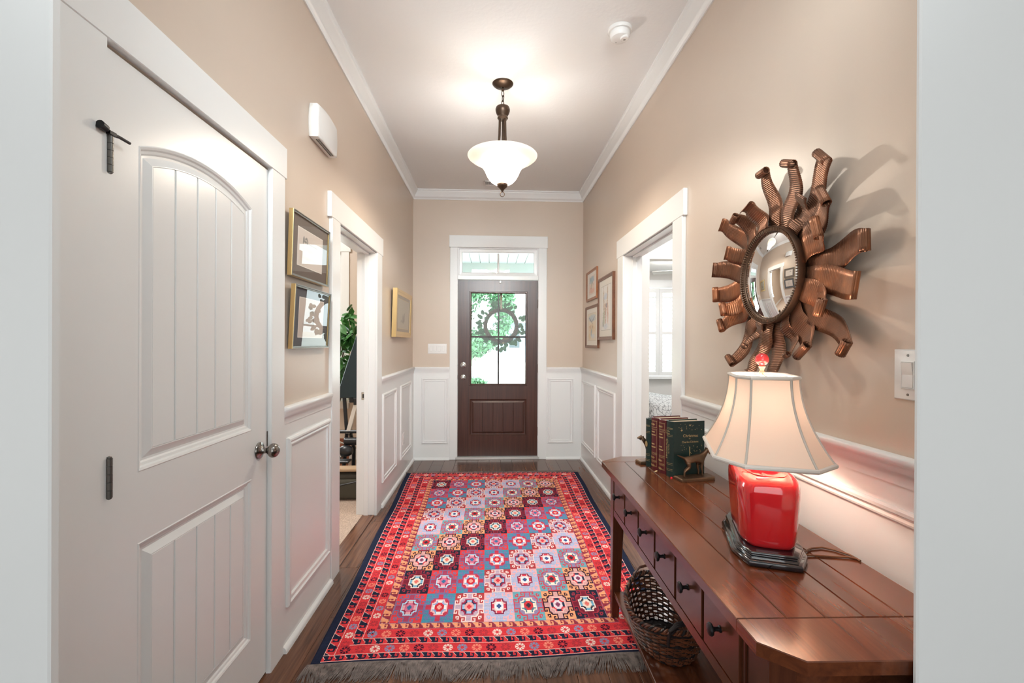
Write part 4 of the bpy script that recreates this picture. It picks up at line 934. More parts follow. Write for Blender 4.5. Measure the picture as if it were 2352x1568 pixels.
def book(thick, depth, height, cover, spine, label, kind):
    global off
    # local frame: x along cover from the spine, y away from the camera, origin at the near spine corner
    org = BO + Vector((-math.sin(ba), math.cos(ba))) * off
    t = thing('book', (org.x, org.y, TZ), ba * .85, label, 'book', 'leather bound books between the dog bookends')
    n = 9; c = .0028
    sp = [(-.011 * math.sin(pi * k / (n - 1)), thick * k / (n - 1)) for k in range(n)]
    out = [(depth, 0)] + [(depth, c), (.006, c)] + [(.006 + (-.009) * math.sin(pi * k / (n - 1)), c + (thick - 2 * c) * k / (n - 1)) for k in range(n)] + [(.006, thick - c), (depth, thick - c), (depth, thick)] + [(.002, thick)] + sp[::-1] + [(.002, 0)]
    V = [(x, y, 0) for x, y in out] + [(x, y, height) for x, y in out]; N = len(out)
    g = G().add(V, [(k, (k + 1) % N, N + (k + 1) % N, N + k) for k in range(N)])
    # cap covers as quads: near board, far board, spine
    for z in (0, height):
        g.add([(depth, 0, z), (depth, c, z), (.002, c, z), (.002, 0, z)], [(0, 1, 2, 3)]); g.add([(depth, thick, z), (depth, thick - c, z), (.002, thick - c, z), (.002, thick, z)], [(0, 1, 2, 3)])
        a = sp; b_ = [(.006 - .009 * math.sin(pi * k / (n - 1)), c + (thick - 2 * c) * k / (n - 1)) for k in range(n)]
        for k in range(n - 1): g.add([(*a[k], z), (*a[k + 1], z), (*b_[k + 1], z), (*b_[k], z)], [(0, 1, 2, 3)])
    cvo = obj('cover', g, cover, t, local=True, smooth=40)
    obj('page_block', G().box(.002, depth - .006, c, thick - c, .004, height - .005), PAGES, t, local=True, smooth=0)
    S = lambda a, b, h: (-.0113 * math.sin(pi * min(max(a / thick, 0), 1)) - h, a, b)   # a along thickness
    def bar(z, hgt=.0012, m=.08):
        g = G(); K = 8
        P = [S(thick * (m + (1 - 2 * m) * k / K), z, .0003) for k in range(K + 1)] + [S(thick * (m + (1 - 2 * m) * k / K), z + hgt, .0003) for k in range(K + 1)]
        return g.add(P, [(k, k + 1, K + 2 + k, K + 1 + k) for k in range(K)])
    def vbar(f, z0, z1): 
        return G().add([S(thick * f, z0, .0004), S(thick * f + .0009, z0, .0004), S(thick * f + .0009, z1, .0004), S(thick * f, z1, .0004)], [(0, 1, 2, 3)])
    def SM(z, rot=0): return Matrix.Translation((-.0124, thick / 2, z)) @ Matrix(((0, 0, -1, 0), (-1, 0, 0, 0), (0, 1, 0, 0), (0, 0, 0, 1))) @ Matrix.Rotation(rot, 4, 'Z')
    g = G()
    if kind == 'maroon':
        for z0, z1 in ((height - .045, height - .014), (height * .32, height - .052), (height * .17, height * .30), (.016, height * .155)):
            g.merge(bar(z0)); g.merge(bar(z1)); g.merge(vbar(.10, z0, z1)); g.merge(vbar(.88, z0, z1)); g.merge(bar(z0 + .003, .0006, .14)); g.merge(bar(z1 - .003, .0006, .14))
        for z0 in (height * .235, height - .030, height * .085):
            for q in range(5):
                y_ = thick * (.28 + .11 * q); r_ = .0028 + .0016 * (q % 2); x_ = S(y_, 0, .0005)[0]; g.add([(x_, y_ - r_, z0), (x_, y_, z0 - r_ * 1.5), (x_, y_ + r_, z0), (x_, y_, z0 + r_ * 1.5)], [(0, 1, 2, 3)])
        for q, wd in enumerate((.24, .30, 0, 0, .22, .30)):
            if wd: g.merge(bar(height * .72 - q * .014, .005, .5 - wd))
    else:
        for z in (height - .030, height - .035, height - .060, height - .066, .060, .054, .028, .034): g.merge(bar(z))
    obj('gilt_tooling', g, GILT, cvo, local=True, smooth=0)
    if kind == 'near':
        text('Charles\nDickens', .0098, cvo, SM(height - .048)); text('Christmas', .0215, cvo, SM(height * .50, -pi / 2) @ Matrix.Translation((0, -.005, 0))); text('Stories for', .010, cvo, SM(height * .50, -pi / 2) @ Matrix.Translation((0, .010, 0)))
    if kind == 'far':
        obj('gilt_medallion', G().lathe([(.005, 0), (.0055, .0004), (.0095, .0004), (.0105, 0)], 20, (-.0115, thick / 2, height * .47), axis='X', sx=1, sy=1.3), GILT, cvo, local=True)
    if kind == 'near':
        # gilt title and the scatter of stars on the front board (faces the camera)
        FM = lambda x, z: Matrix.Translation((x, -.0006, z)) @ Matrix.Rotation(pi / 2, 4, 'X')
        text('Christmas', .0185, cvo, FM(.082, .180)); text('by', .008, cvo, FM(.078, .168)); text('Charles Dickens', .0125, cvo, FM(.080, .153))
        obj('star_print', G().merge(G().box(.076, .080, -.0006, -.0001, .085, .132)), GILT, cvo, local=True)
        g = G(); rd = random.Random(5)
        def star(x, z, r): g.add([(x, -.0007, z + r), (x + r * .3, -.0007, z + r * .3), (x + r, -.0007, z), (x + r * .3, -.0007, z - r * .3), (x, -.0007, z - r), (x - r * .3, -.0007, z - r * .3), (x - r, -.0007, z), (x - r * .3, -.0007, z + r * .3)], [(0, 1, 7), (1, 2, 3), (3, 4, 5), (5, 6, 7), (1, 3, 5, 7)])
        for k in range(46): star(rd.uniform(.02, .14), rd.choice([rd.uniform(.205, .232), rd.uniform(.10, .142)]), rd.uniform(.0012, .0028))
        star(.038, .205, .006); star(.079, .226, .006)
        o = obj('star_print', g, GILT, cvo, local=True, smooth=0)
    off += thick + .0008
    return t
RIB = mat('red_satin_ribbon', (.75, .02, .03), .5)
b1 = book(.056, .152, .243, GREENB, TEALB, 'green leather book with gilt Christmas cover, nearest of the four books', 'near')
obj('ribbon', G().add([(-.006, .012, .0015), (-.020, -.006, .0008), (-.014, -.012, .0006), (-.002, .006, .0015), (-.006, .012, .003), (-.020, -.006, .0023), (-.014, -.012, .0021), (-.002, .006, .003)], [(0, 1, 2, 3), (4, 5, 6, 7), (0, 1, 5, 4), (2, 3, 7, 6), (1, 2, 6, 5)]).box(.012, .022, .02, .03, .2375, .2385), RIB, b1, local=True, label='red ribbon marker')
b2 = book(.059, .150, .239, MAROON, MAROON, 'maroon leather book second from the near end of the row', 'maroon')
b3 = book(.059, .150, .239, MAROON, MAROON, 'maroon leather book third from the near end, beside the thin green one', 'maroon')
obj('ribbon', G().add([(-.008, .004, .0015), (-.020, -.006, .0008), (-.028, -.014, .001), (-.022, -.018, .0008), (-.012, -.012, .0008), (-.003, -.002, .0015)], [(0, 1, 4, 5), (1, 2, 3, 4)]), mat('pale_ribbon', (.8, .62, .32), .5), b3, local=True, label='pale ribbon marker')
b4 = book(.042, .146, .226, GREENB, GREENB, 'thin dark green leather book at the far end of the row', 'far')

def skin(name, joints, edges, m, parent, scale=.1, M=Matrix(), sub=2, label=None):
    """joints: {key: (x, y, z, radius)} in tenths of a metre; grown with a Skin modifier, then frozen"""
    keys = list(joints); me = bpy.data.meshes.new('skin')
    me.from_pydata([joints[k][:3] for k in keys], [(keys.index(a), keys.index(b)) for a, b in edges], [])
    o = bpy.data.objects.new('skin', me); COL.objects.link(o)
    o.modifiers.new('s', 'SKIN'); o.modifiers.new('u', 'SUBSURF').levels = sub
    for i, k in enumerate(keys):
        r = joints[k][3]; rx = r if isinstance(r, tuple) else (r, r)
        me.skin_vertices[0].data[i].radius = rx
    me.skin_vertices[0].data[0].use_root = True
    dg = bpy.context.evaluated_depsgraph_get(); m2 = bpy.data.meshes.new_from_object(o.evaluated_get(dg)); bpy.data.objects.remove(o)
    m2.transform(M @ Matrix.Scale(scale, 4)); m2.name = name; m2.shade_smooth(); m2.materials.clear()
    m2.materials.append(m); q = bpy.data.objects.new(name, m2); COL.objects.link(q); q.parent = parent; MW[q.name] = MW.get(parent.name, Matrix())
    return tag(q, label)
DOGM = mat('antique_bronze_dog', (.16, .095, .055), .42, metal=.7, bump=.5, bscale=90, vary=.3, vscale=20)
def dog(loc, rz, label):
    t = thing('dog_bookend', loc, rz, label, 'bookend', 'pair of bronze bird dog bookends')
    P = [(-.078, -.030), (.066, -.030), (.078, -.018), (.078, .030), (-.078, .030)]
    obj('base', G().prism(P, 0, .014, .004), DOGM, t, local=True, smooth=0, bevel=.001)
    J = dict(hip=(-.34, 0, .90, (.150, .165)), loin=(-.08, 0, .90, (.14, .155)), chest=(.20, 0, .88, (.165, .19)), neck0=(.36, 0, 1.0, (.12, .13)), neck=(.48, 0, 1.14, (.085, .095)), skull=(.60, 0, 1.28, (.098, .095)), stop=(.70, 0, 1.24, (.06, .06)), nose=(.79, 0, 1.205, (.045, .042)),
             t0=(-.46, 0, .93, .06), t1=(-.62, 0, .99, .045), t2=(-.80, 0, 1.08, .018))
    Ed = [('hip', 'loin'), ('loin', 'chest'), ('chest', 'neck0'), ('neck0', 'neck'), ('neck', 'skull'), ('skull', 'stop'), ('stop', 'nose'), ('hip', 't0'), ('t0', 't1'), ('t1', 't2')]
    for s, n_, o1, o2 in ((-1, 'a', 0, 0), (1, 'b', .14, -.05)):
        J['h' + n_] = (-.36 + o1 * .4, .09 * s, .74, .10); J['k' + n_] = (-.32 + o1, .10 * s, .56, .072); J['c' + n_] = (-.54 + o1, .10 * s, .38, .042); J['f' + n_] = (-.55 + o1, .10 * s, .19, .034); J['p' + n_] = (-.49 + o1, .10 * s, .155, .036)
        Ed += [('hip', 'h' + n_), ('h' + n_, 'k' + n_), ('k' + n_, 'c' + n_), ('c' + n_, 'f' + n_), ('f' + n_, 'p' + n_)]
        J['s' + n_] = (.26 + o2, .09 * s, .72, .075); J['e' + n_] = (.22 + o2, .09 * s, .52, .055); J['w' + n_] = (.27 + o2, .09 * s, .34, .040); J['r' + n_] = (.26 + o2, .09 * s, .19, .034); J['q' + n_] = (.32 + o2, .09 * s, .155, .036)
        Ed += [('chest', 's' + n_), ('s' + n_, 'e' + n_), ('e' + n_, 'w' + n_), ('w' + n_, 'r' + n_), ('r' + n_, 'q' + n_)]
        g = G().add([(.052, .0085 * s, .134), (.060, .0105 * s, .130), (.062, .0125 * s, .112), (.054, .013 * s, .106), (.049, .012 * s, .118), (.056, .0155 * s, .118)], [(0, 1, 5), (1, 2, 5), (2, 3, 5), (3, 4, 5), (4, 0, 5)])
        obj('ear', g, DOGM, t, local=True)
    skin('dog_body', J, Ed, DOGM, t)
    t.scale = (1.08, 1.08, 1.0)
    return t
dd = Vector((math.cos(ba * .85), math.sin(ba * .85)))
c0 = BO + dd * .080 - Vector((-dd.y, dd.x)) * .036
dog((c0.x, c0.y, TZ), ba * .85, 'bronze bird dog bookend in front of the green Christmas book, tail raised')
c1 = BO + Vector((-math.sin(ba), math.cos(ba))) * (off + .001) + dd * .060 + Vector((-dd.y, dd.x)) * .036
dog((c1.x, c1.y, TZ), ba * .85 + pi, 'bronze bird dog bookend behind the far green book, only its head showing')

# ================================================================== WICKER BASKET
bk = thing('wicker_basket', (.70, 1.80, .138), 0, 'dark brown oval wicker basket with a hooped handle on the lower shelf', 'basket')
WK = mat('brown_wicker', (.14, .045, .020), .35, bump=.4, bscale=120, vary=.4, vscale=30); WKD = mat('black_wicker', (.02, .014, .014), .4, bump=.4, bscale=120)
def bell(f): return (.098 + .046 * f ** .7, .140 + .075 * f ** .7)
rng = random.Random(3); nst = 34
for lvl in range(17):
    f = lvl / 16; ax, ay = bell(f); z = .008 + f * .142
    P = []
    for k in range(nst * 4):
        a = 2 * pi * k / (nst * 4); w_ = .0045 * math.sin(a * nst / 2 + pi * lvl); dip = .020 * f * math.cos(2 * a) * -1
        P.append(((ax + w_) * math.cos(a), (ay + w_) * math.sin(a), z + dip + .0008 * math.sin(a * 9 + lvl)))
    obj('weaver', G().tube(P, .0040, 5, closed=True), WK if lvl % 5 else WKD, bk, local=True, smooth=60)
g = G()
for k in range(nst):
    a = 2 * pi * k / nst; P = []
    for i in range(7):
        f = i / 6; ax, ay = bell(f); P.append((ax * math.cos(a), ay * math.sin(a), .004 + f * .150 - .020 * f * math.cos(2 * a)))
    g.tube(P, .0030, 5)
obj('stakes', g, WKD, bk, local=True, kind='stuff')
for q in range(3):
    P = []
    for k in range(140):
        a = 2 * pi * k / 140; ax, ay = bell(1.02); tw = a * 26 + q * 2.1
        P.append(((ax + .007 * math.cos(tw)) * math.cos(a), (ay + .007 * math.cos(tw)) * math.sin(a), .156 - .020 * math.cos(2 * a) + .007 * math.sin(tw)))
    obj('rim_braid', G().tube(P, .0042, 5, closed=True), WK if q else WKD, bk, local=True)
obj('basket_floor', G().lathe([(.001, .004), (1, .004), (1, .008), (.001, .008)], 40, sx=.097, sy=.139), WKD, bk, local=True)
for s in (-1, 1):
    g = G()
    for q in range(3): g.tube([(-.062, s * (.190 + q * .004), .118), (-.060, s * (.200 + q * .004), .178), (-.035, s * (.204 + q * .004), .206 - q * .004), (0, s * (.205 + q * .004), .214 - q * .004), (.035, s * (.204 + q * .004), .206 - q * .004), (.060, s * (.200 + q * .004), .178), (.062, s * (.190 + q * .004), .118)], .0042, 6)
    obj('handle', g, WKD if s < 0 else WK, bk, local=True)

# ================================================================== RUG
cw, chh = 52, 78; MOT = ['wwddttmfffffo', 'wdddttmfffffo', 'dddcccmfooooo', 'ddccmmmfobbbo', 'ttcmmfffobobo', 'ttcmffffobooo', 'mmmmfffoobbbb', 'ffffffoobbbbb', 'ffooooobooobb', 'ffobbbbbobobb', 'ffoboobboobbb', 'ffobbobbbbbbb', 'oooooobbbbbbb']
Q = np.array([list(r) for r in MOT]); half = Q
M26 = np.block([[half[::-1, ::-1], half[::-1, :]], [half[:, ::-1], half]])
PALS = [dict(b=(34, 38, 54), o=(150, 48, 62), f=(112, 34, 50), m=(235, 205, 195), c=(30, 30, 48), d=(225, 205, 190), t=(110, 165, 190), w=(215, 110, 100)),
        dict(b=(212, 62, 68), o=(120, 105, 140), f=(160, 62, 90), m=(170, 205, 228), c=(150, 45, 72), d=(205, 110, 140), t=(222, 168, 175), w=(60, 110, 150)),
        dict(b=(68, 138, 160), o=(112, 110, 155), f=(186, 58, 78), m=(236, 190, 190), c=(130, 165, 205), d=(196, 45, 58), t=(232, 228, 226), w=(236, 160, 150)),
        dict(b=(172, 62, 66), o=(240, 202, 198), f=(186, 160, 178), m=(158, 44, 72), c=(52, 54, 86), d=(236, 160, 155), t=(150, 185, 215), w=(208, 60, 72)),
        dict(b=(228, 168, 172), o=(162, 178, 210), f=(176, 176, 200), m=(128, 32, 66), c=(238, 196, 190), d=(226, 232, 242), t=(206, 66, 80), w=(62, 84, 132)),
        dict(b=(104, 160, 172), o=(196, 72, 84), f=(140, 128, 162), m=(240, 212, 196), c=(62, 116, 136), d=(196, 54, 62), t=(238, 222, 204), w=(60, 50, 62)),
        dict(b=(228, 156, 114), o=(52, 28, 42), f=(206, 156, 152), m=(222, 178, 172), c=(205, 64, 74), d=(224, 204, 210), t=(38, 52, 74), w=(128, 62, 92))]
nb = [14, 16, 16, 16, 17, 16]; nbv = [4, 13, 18, 14, 19, 14]
RW = 7 * cw + 2 * sum(nb); RH = 9 * chh + 2 * sum(nbv)
RED = (204, 56, 62); NAVY = (30, 36, 56); PINK = (238, 182, 172)
img = np.zeros((RH, RW, 3)) + RED
FCOL = [(240, 205, 195), (60, 24, 42), (120, 140, 170), (168, 50, 58), (232, 132, 112)]
def flower(cx, cy_, r, col):
    yy, xx = np.mgrid[max(0, cy_ - r):cy_ + r + 1, max(0, cx - r):cx + r + 1]; dx, dy = xx - cx, yy - cy_
    rad = np.hypot(dx, dy) / r; an = np.arctan2(dy, dx); m = (rad < .95) & (rad > .25) & (np.abs(np.sin(an * 4 + pi / 2)) > .38)
    img[max(0, cy_ - r):cy_ + r + 1, max(0, cx - r):cx + r + 1][m] = col
def hook(n, wd, ca, cbk, ln):
    """running-hook strip n long, wd across"""
    a = np.zeros((wd, n, 3)) + cbk; p = max(14, int(wd * 1.25)); 
    for s in range(0, n + p, p):
        for i in range(wd):
            f = i / (wd - 1)
            x0 = s + int(f * p * .55); x1 = s + int(p * .62)
            if x1 > x0: a[i, max(0, x0):max(0, min(n, x1))] = ca
            if .62 < f < .86: a[i, max(0, s + int(p * .30)):max(0, min(n, s + int(p * .92)))] = ca
            if .18 < f <= .80: a[i, max(0, s + int(p * .82)):max(0, min(n, s + int(p * .94)))] = ca
            if .18 < f < .34: a[i, max(0, s + int(p * .70)):max(0, min(n, s + int(p * .94)))] = ca
            xs_ = s + int(f * p * .55) - 1
            if 0 <= xs_ < n and f < .62: a[i, xs_] = ln
    a[0] = ln; a[-1] = ln
    return a
cumx = np.cumsum([0] + nb); cumy = np.cumsum([0] + nbv)
for i in range(6):
    x0, x1, y0_, y1_ = cumx[i], cumx[i + 1], cumy[i], cumy[i + 1]
    if i == 0: img[:, :x1] = NAVY; img[:, RW - x1:] = NAVY; img[:y1_] = NAVY; img[RH - y1_:] = NAVY
    elif i in (1, 3, 5):
        ca, cb_, ln = (NAVY, RED, PINK) if i != 5 else ((232, 152, 112), (140, 48, 62), (150, 110, 130))
        hv = hook(RH - 2 * y0_, x1 - x0, ca, cb_, ln); img[y0_:RH - y0_, x0:x1] = hv.transpose(1, 0, 2); img[y0_:RH - y0_, RW - x1:RW - x0] = hv.transpose(1, 0, 2)[:, ::-1]
        hh_ = hook(RW - 2 * x0, y1_ - y0_, ca, cb_, ln); img[y0_:y1_, x0:RW - x0] = hh_[::-1]; img[RH - y1_:RH - y0_, x0:RW - x0] = hh_
    else:
        img[y0_:RH - y0_, x0:x1] = RED; img[y0_:RH - y0_, RW - x1:RW - x0] = RED; img[y0_:y1_, x0:RW - x0] = RED; img[RH - y1_:RH - y0_, x0:RW - x0] = RED
        k = 0
        for yq in range(y0_ + 12, RH - y0_ - 8, 19): flower((x0 + x1) // 2, yq, 7, FCOL[(k * 3 + i) % 5]); flower(RW - (x0 + x1) // 2, yq, 7, FCOL[(k * 3 + i + 2) % 5]); k += 1
        for xq in range(x0 + 12, RW - x0 - 8, 22): flower(xq, (y0_ + y1_) // 2, 8, FCOL[(k * 2 + i) % 5]); flower(xq, RH - (y0_ + y1_) // 2, 8, FCOL[(k * 2 + i + 3) % 5]); k += 1
fx, fy = cumx[-1], cumy[-1]
for r in range(9):
    for c in range(7):
        pal = PALS[(r + c) % 7]; cell = np.array([[pal[ch] for ch in row] for row in M26], float)
        cell = np.repeat(np.repeat(cell, 3, 0), 2, 1)
        if (r + c) % 2: cell = cell[:, ::-1]
        img[fy + r * chh:fy + (r + 1) * chh, fx + c * cw:fx + (c + 1) * cw] = cell
rs = np.random.RandomState(2); img *= (1 + rs.normal(0, .03, (RH, RW, 1))) * (1 + rs.normal(0, .03, (RH, 1, 1)))
rc = np.clip(lin(np.clip(img, 0, 255)) * 1.22, 0, .95)
rug = thing('area_rug', (0, 3.3, 0), 0, 'red patterned oriental runner rug with navy edges and brown fringe on the hardwood floor', 'rug')
FLx, FRx, NLx, NRx, NY, FY = -.870, .895, -.752, .838, 1.928, 4.682
uu = np.linspace(0, 1, RW + 1); vv = np.linspace(0, 1, RH + 1)   # v 0 far .. 1 near
U_, V_ = np.meshgrid(uu, vv)
XX = (FLx + (FRx - FLx) * U_) * (1 - V_) + (NLx + (NRx - NLx) * U_) * V_
YY = FY + (NY - FY) * V_ + .010 * V_ ** 6 * np.sin(U_ * 9) - .012 * V_ ** 4 * (1 - U_) + .006 * np.sin(U_ * 2 + V_ * 5) * V_
XX += .004 * np.sin(V_ * 14) * (2 * U_ - 1)
ed = np.minimum(np.minimum(U_, 1 - U_) * 540, np.minimum(V_, 1 - V_) * 860)
ZZ = .0015 + .0055 * np.clip(ed / 3, 0, 1) + .0010 * np.sin(U_ * 11 + V_ * 17) + .0010 * np.sin(V_ * 31 + U_ * 3)
VV_ = np.stack([XX, YY - 3.3, ZZ], -1).reshape(-1, 3)
idx = np.arange((RW + 1) * (RH + 1)).reshape(RH + 1, RW + 1)
FF = np.stack([idx[1:, :-1], idx[1:, 1:], idx[:-1, 1:], idx[:-1, :-1]], -1).reshape(-1, 4)
me = bpy.data.meshes.new('woven_field'); me.vertices.add(len(VV_)); me.vertices.foreach_set('co', VV_.astype(np.float32).ravel())
me.loops.add(FF.size); me.loops.foreach_set('vertex_index', FF.astype(np.int32).ravel()); me.polygons.add(len(FF)); me.polygons.foreach_set('loop_start', np.arange(0, FF.size, 4, dtype=np.int32))
me.update(calc_edges=True)
ca = me.color_attributes.new('Col', 'BYTE_COLOR', 'CORNER')
cc = np.concatenate([rc.reshape(-1, 3), np.ones((RW * RH, 1))], 1).astype(np.float32); ca.data.foreach_set('color', np.repeat(cc, 4, 0).ravel())
me.shade_smooth(); me.materials.append(RUGM); o = bpy.data.objects.new('woven_field', me); COL.objects.link(o); o.parent = rug
FRM = mat('fringe_wool', (.19, .155, .14), .95, vary=.4, vscale=40)
def fringe(y, x0, x1, sgn, ln, n, seed, yfun):
    rd = random.Random(seed); g = G()
    for k in range(n):
        f = k / n; x = x0 + (x1 - x0) * f; cl = math.sin(f * 55) * .02 + math.sin(f * 23 + 1) * .018; L = ln * rd.uniform(.7, 1.1); yy = yfun(f)
        lean = cl + rd.uniform(-.014, .014) - .018
        P = [(x, yy, .006), (x + lean * .3, yy + sgn * L * .35, .007 + rd.random() * .004), (x + lean * .75, yy + sgn * L * .72, .004 + rd.random() * .004), (x + lean * 1.1, yy + sgn * L, .0015)]
        g.tube(P, [.0017, .0016, .0013, .0007], 4, cap=False)
    return g
near = lambda f: NY + .010 * math.sin(f * 9) - .012 * (1 - f) + .006 * math.sin(f * 2 + 5) + .002
obj('fringe', fringe(0, NLx - .01, NRx, -1, .105, 1500, 4, near), FRM, rug, kind='stuff', label='long brown wool fringe at the near end')
obj('fringe', fringe(0, FLx - .02, FRx + .02, 1, .055, 900, 5, lambda f: FY - .002), FRM, rug, kind='stuff', label='short dark fringe at the far end')

# ================================================================== LEFT ROOM CONTENTS
fp = thing('ficus_plant', (-1.62, 4.75, .01), label='leafy green potted ficus standing by the window of the left room', cat='plant')
obj('pot', G().lathe([(.001, .01), (.12, .01), (.15, .28), (.16, .29), (.16, .32), (.14, .32), (.135, .27), (.001, .27)], 28, (-1.62, 4.75, 0)), mat('terracotta', (.35, .14, .08), .8), fp)
g = G(); rd = random.Random(8); tips = []
for k in range(16):
    a = rd.uniform(0, 6.28); rr_ = rd.uniform(.12, .36); z = rd.uniform(.95, 1.72); p = [(-1.62, 4.75, .27), (-1.62 + .02 * math.cos(a), 4.75, z * .6), (-1.62 + rr_ * .5 * math.cos(a), 4.75 + rr_ * .5 * math.sin(a), z * .9), (-1.62 + rr_ * math.cos(a), 4.75 + rr_ * math.sin(a), z)]
    g.tube(p, [.010, .008, .004, .002], 5); tips.append(p)
obj('stems', g, BARK, fp)
lm = []
for q in range(2):
    s = .125 + .02 * q; me = mesh_of('leaf', G().add([(0, 0, 0), (s * .3, s * .24, -.004), (s * .7, s * .2, -.004), (s, 0, -.010), (s * .7, -s * .2, -.004), (s * .3, -s * .24, -.004), (s * .5, 0, .004)], [(0, 6, 1), (1, 6, 2), (2, 6, 3), (3, 6, 4), (4, 6, 5), (5, 6, 0)]), 0); me.materials.append(LEAF); lm.append(me)
cnt = 0
for k in range(290):
    p = rd.choice(tips); f = rd.uniform(.1, 1); b_ = Vector(p[2]).lerp(Vector(p[3]), f) + Vector((rd.gauss(0, .035), rd.gauss(0, .035), rd.gauss(0, .04)))
    o = bpy.data.objects.new('leaf', lm[k % 2]); COL.objects.link(o); o.parent = fp; o.location = b_ - Vector((-1.62, 4.75, .01)); o.rotation_euler = (rd.uniform(-1.0, 1.0), rd.uniform(.1, 1.3), rd.uniform(0, 6.28))
eb = thing('exercise_bench', (-1.27, 4.15, .01), label='dark exercise bench with silver strut and black rollers in the left room', cat='exercise bench')
PX = lambda a, b, h: (a, 4.18 - h, b)
obj('back_pad', G().rings(PX, [[(-1.405, .842), (-1.04, .842), (-1.04, 1.88), (-1.085, 1.86)]] * 2 + [[(-1.395, .85), (-1.046, .85), (-1.046, 1.86), (-1.083, 1.84)]], [0, .045, .05], back=True), TEALD, eb, smooth=0, bevel=.004)
obj('strut', G().rings(PX, [[(-1.325, .52), (-1.287, .52), (-1.215, .80), (-1.250, .80)]] * 2, [-.01, .03], back=True), SILVER, eb, smooth=0, bevel=.002)
obj('bracket', G().box(-1.25, -1.19, 4.13, 4.2, .78, .845).box(-1.29, -1.25, 4.14, 4.18, .80, .845), BLACKP, eb, bevel=.004)
obj('frame_tube', G().tube([(-1.6, 4.16, .535), (-1.08, 4.16, .535)], .016, 10).tube([(-1.39, 4.3, .9), (-1.36, 4.3, .5), (-1.4, 4.3, .02)], .018, 8).tube([(-1.12, 4.3, .85), (-1.12, 4.3, .02)], .018, 8).tube([(-1.40, 4.3, .036), (-1.10, 4.3, .036)], .018, 8).tube([(-1.30, 4.2, .53), (-1.30, 4.32, .35), (-1.30, 4.3, .04)], .018, 8), BLACKP, eb)
obj('roller', G().lathe([(.001, -.075), (.028, -.073), (.034, -.065), (.034, .065), (.028, .073), (.001, .075)], 20, (-1.245, 4.10, .46), axis='X'), BLACKP, eb)
obj('roller', G().lathe([(.001, -.06), (.03, -.055), (.045, -.03), (.05, 0), (.045, .03), (.03, .055), (.001, .06)], 20, (-1.29, 4.06, .385), axis='X'), BLACKP, eb)
obj('axle', G().tube([(-1.38, 4.08, .47), (-1.30, 4.08, .44)], .008, 8).tube([(-1.4, 4.1, .52), (-1.36, 4.08, .40), (-1.33, 4.05, .33)], .006, 8), CHROME, eb)
obj('foot_rest', G().box(-1.50, -1.245, 3.98, 4.08, .292, .312).box(-1.40, -1.38, 4.03, 4.3, .28, .30), BLACKP, eb, bevel=.005)
gb = thing('duffel_bag', (-1.35, 4.0, .01), label='olive canvas bag on the carpet just inside the left doorway', cat='bag')
def rb(x0, x1, y0, y1, z0, z1, r, n=3): return G().box(x0, x1, y0, y1, z0, z1)
obj('bag_body', rb(-1.66, -1.06, 3.86, 4.20, .012, .20, .05), OLIVE, gb, bevel=.05, seg=4)
obj('bag_flap', G().sweep([(0, .19), (.0, .225), (.06, .245), (.20, .24), (.31, .215), (.31, .19)], lambda a, z, h: (a, 3.875 + h, z), -1.64, -1.07), mat('olive_flap', (.05, .045, .035), .8), gb, bevel=.008, seg=2)
obj('piping', G().tube([(-1.62, 3.852, .10), (-1.4, 3.85, .12), (-1.2, 3.85, .16), (-1.08, 3.855, .185)], .006, 6), BLACKP, gb)
obj('seat_cushion', G().box(-1.62, -1.10, 3.87, 3.975, .249, .281), TANC, None, bevel=.014, seg=3, label='tan cushion lying on the olive bag in the left room', cat='cushion')

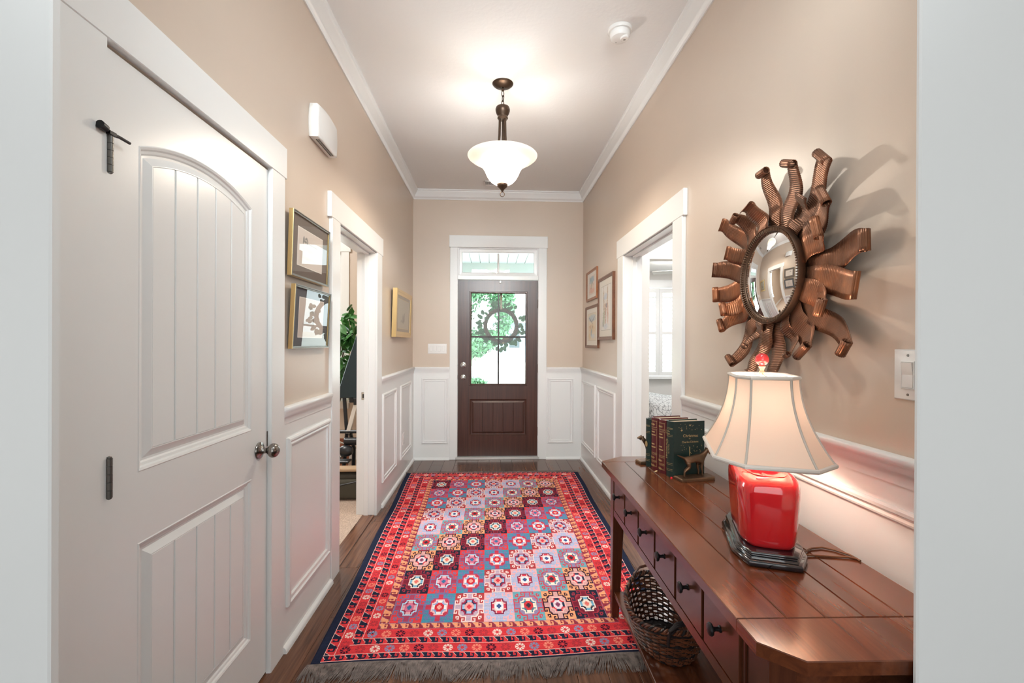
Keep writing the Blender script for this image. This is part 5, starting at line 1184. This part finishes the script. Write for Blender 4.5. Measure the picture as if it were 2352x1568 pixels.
# ================================================================== BED IN THE RIGHT ROOM
bd = thing('bed', (2.6, 5.8, .004), label='bed with grey branch patterned comforter below the shuttered window', cat='bed')
obj('bed_frame', G().box(1.75, 3.5, 5.0, 6.6, .004, .28), WALNUT, bd, bevel=.01)
obj('mattress', G().box(1.78, 3.47, 5.03, 6.58, .285, .52), WHITE, bd, bevel=.04, seg=3)
def combmat():
    m, n, b = nt('branch_comforter_fabric'); tc = n.nodes.new('ShaderNodeTexCoord')
    v = n.nodes.new('ShaderNodeTexVoronoi'); v.feature = 'DISTANCE_TO_EDGE'; v.inputs['Scale'].default_value = 24
    mp = n.nodes.new('ShaderNodeMapping'); mp.inputs['Scale'].default_value = (1.3, .6, .6); ns = n.nodes.new('ShaderNodeTexNoise'); ns.inputs['Scale'].default_value = 5
    mx = n.nodes.new('ShaderNodeMixRGB'); mx.inputs[0].default_value = .12; n.links.new(tc.outputs['Object'], mp.inputs[0]); n.links.new(mp.outputs[0], mx.inputs[1]); n.links.new(ns.outputs[1], mx.inputs[2]); n.links.new(mx.outputs[0], v.inputs['Vector'])
    rp = n.nodes.new('ShaderNodeValToRGB'); rp.color_ramp.elements[0].position = .03; rp.color_ramp.elements[0].color = (.20, .20, .20, 1); rp.color_ramp.elements[1].position = .09; rp.color_ramp.elements[1].color = (.50, .50, .49, 1)
    n.links.new(v.outputs['Distance'], rp.inputs[0]); n.links.new(rp.outputs[0], b.inputs['Base Color']); b.inputs['Roughness'].default_value = .9
    return m
g = G(); N = 26; V = []; F = []
for i in range(N + 1):
    for j in range(N + 1):
        a, b_ = i / N, j / N; x = 1.68 + 1.9 * a; y = 4.93 + 1.62 * b_; e = min(a, 1 - a, b_) * N
        z = .64 + .025 * math.sin(a * 17 + b_ * 6) * math.sin(b_ * 11) + .03 * math.sin(b_ * 5) - (.30 if e < .5 else .14 if e < 1.5 else .03 if e < 2.5 else 0)
        if e < 1.5: x += (.05 if a > .5 else -.05) * (1 if min(a, 1 - a) * N < 1.5 else 0) * -.5
        V.append((x, y, z))
for i in range(N):
    for j in range(N): F.append((i * (N + 1) + j, (i + 1) * (N + 1) + j, (i + 1) * (N + 1) + j + 1, i * (N + 1) + j + 1))
obj('comforter', g.add(V, F), combmat(), bd, smooth=80)
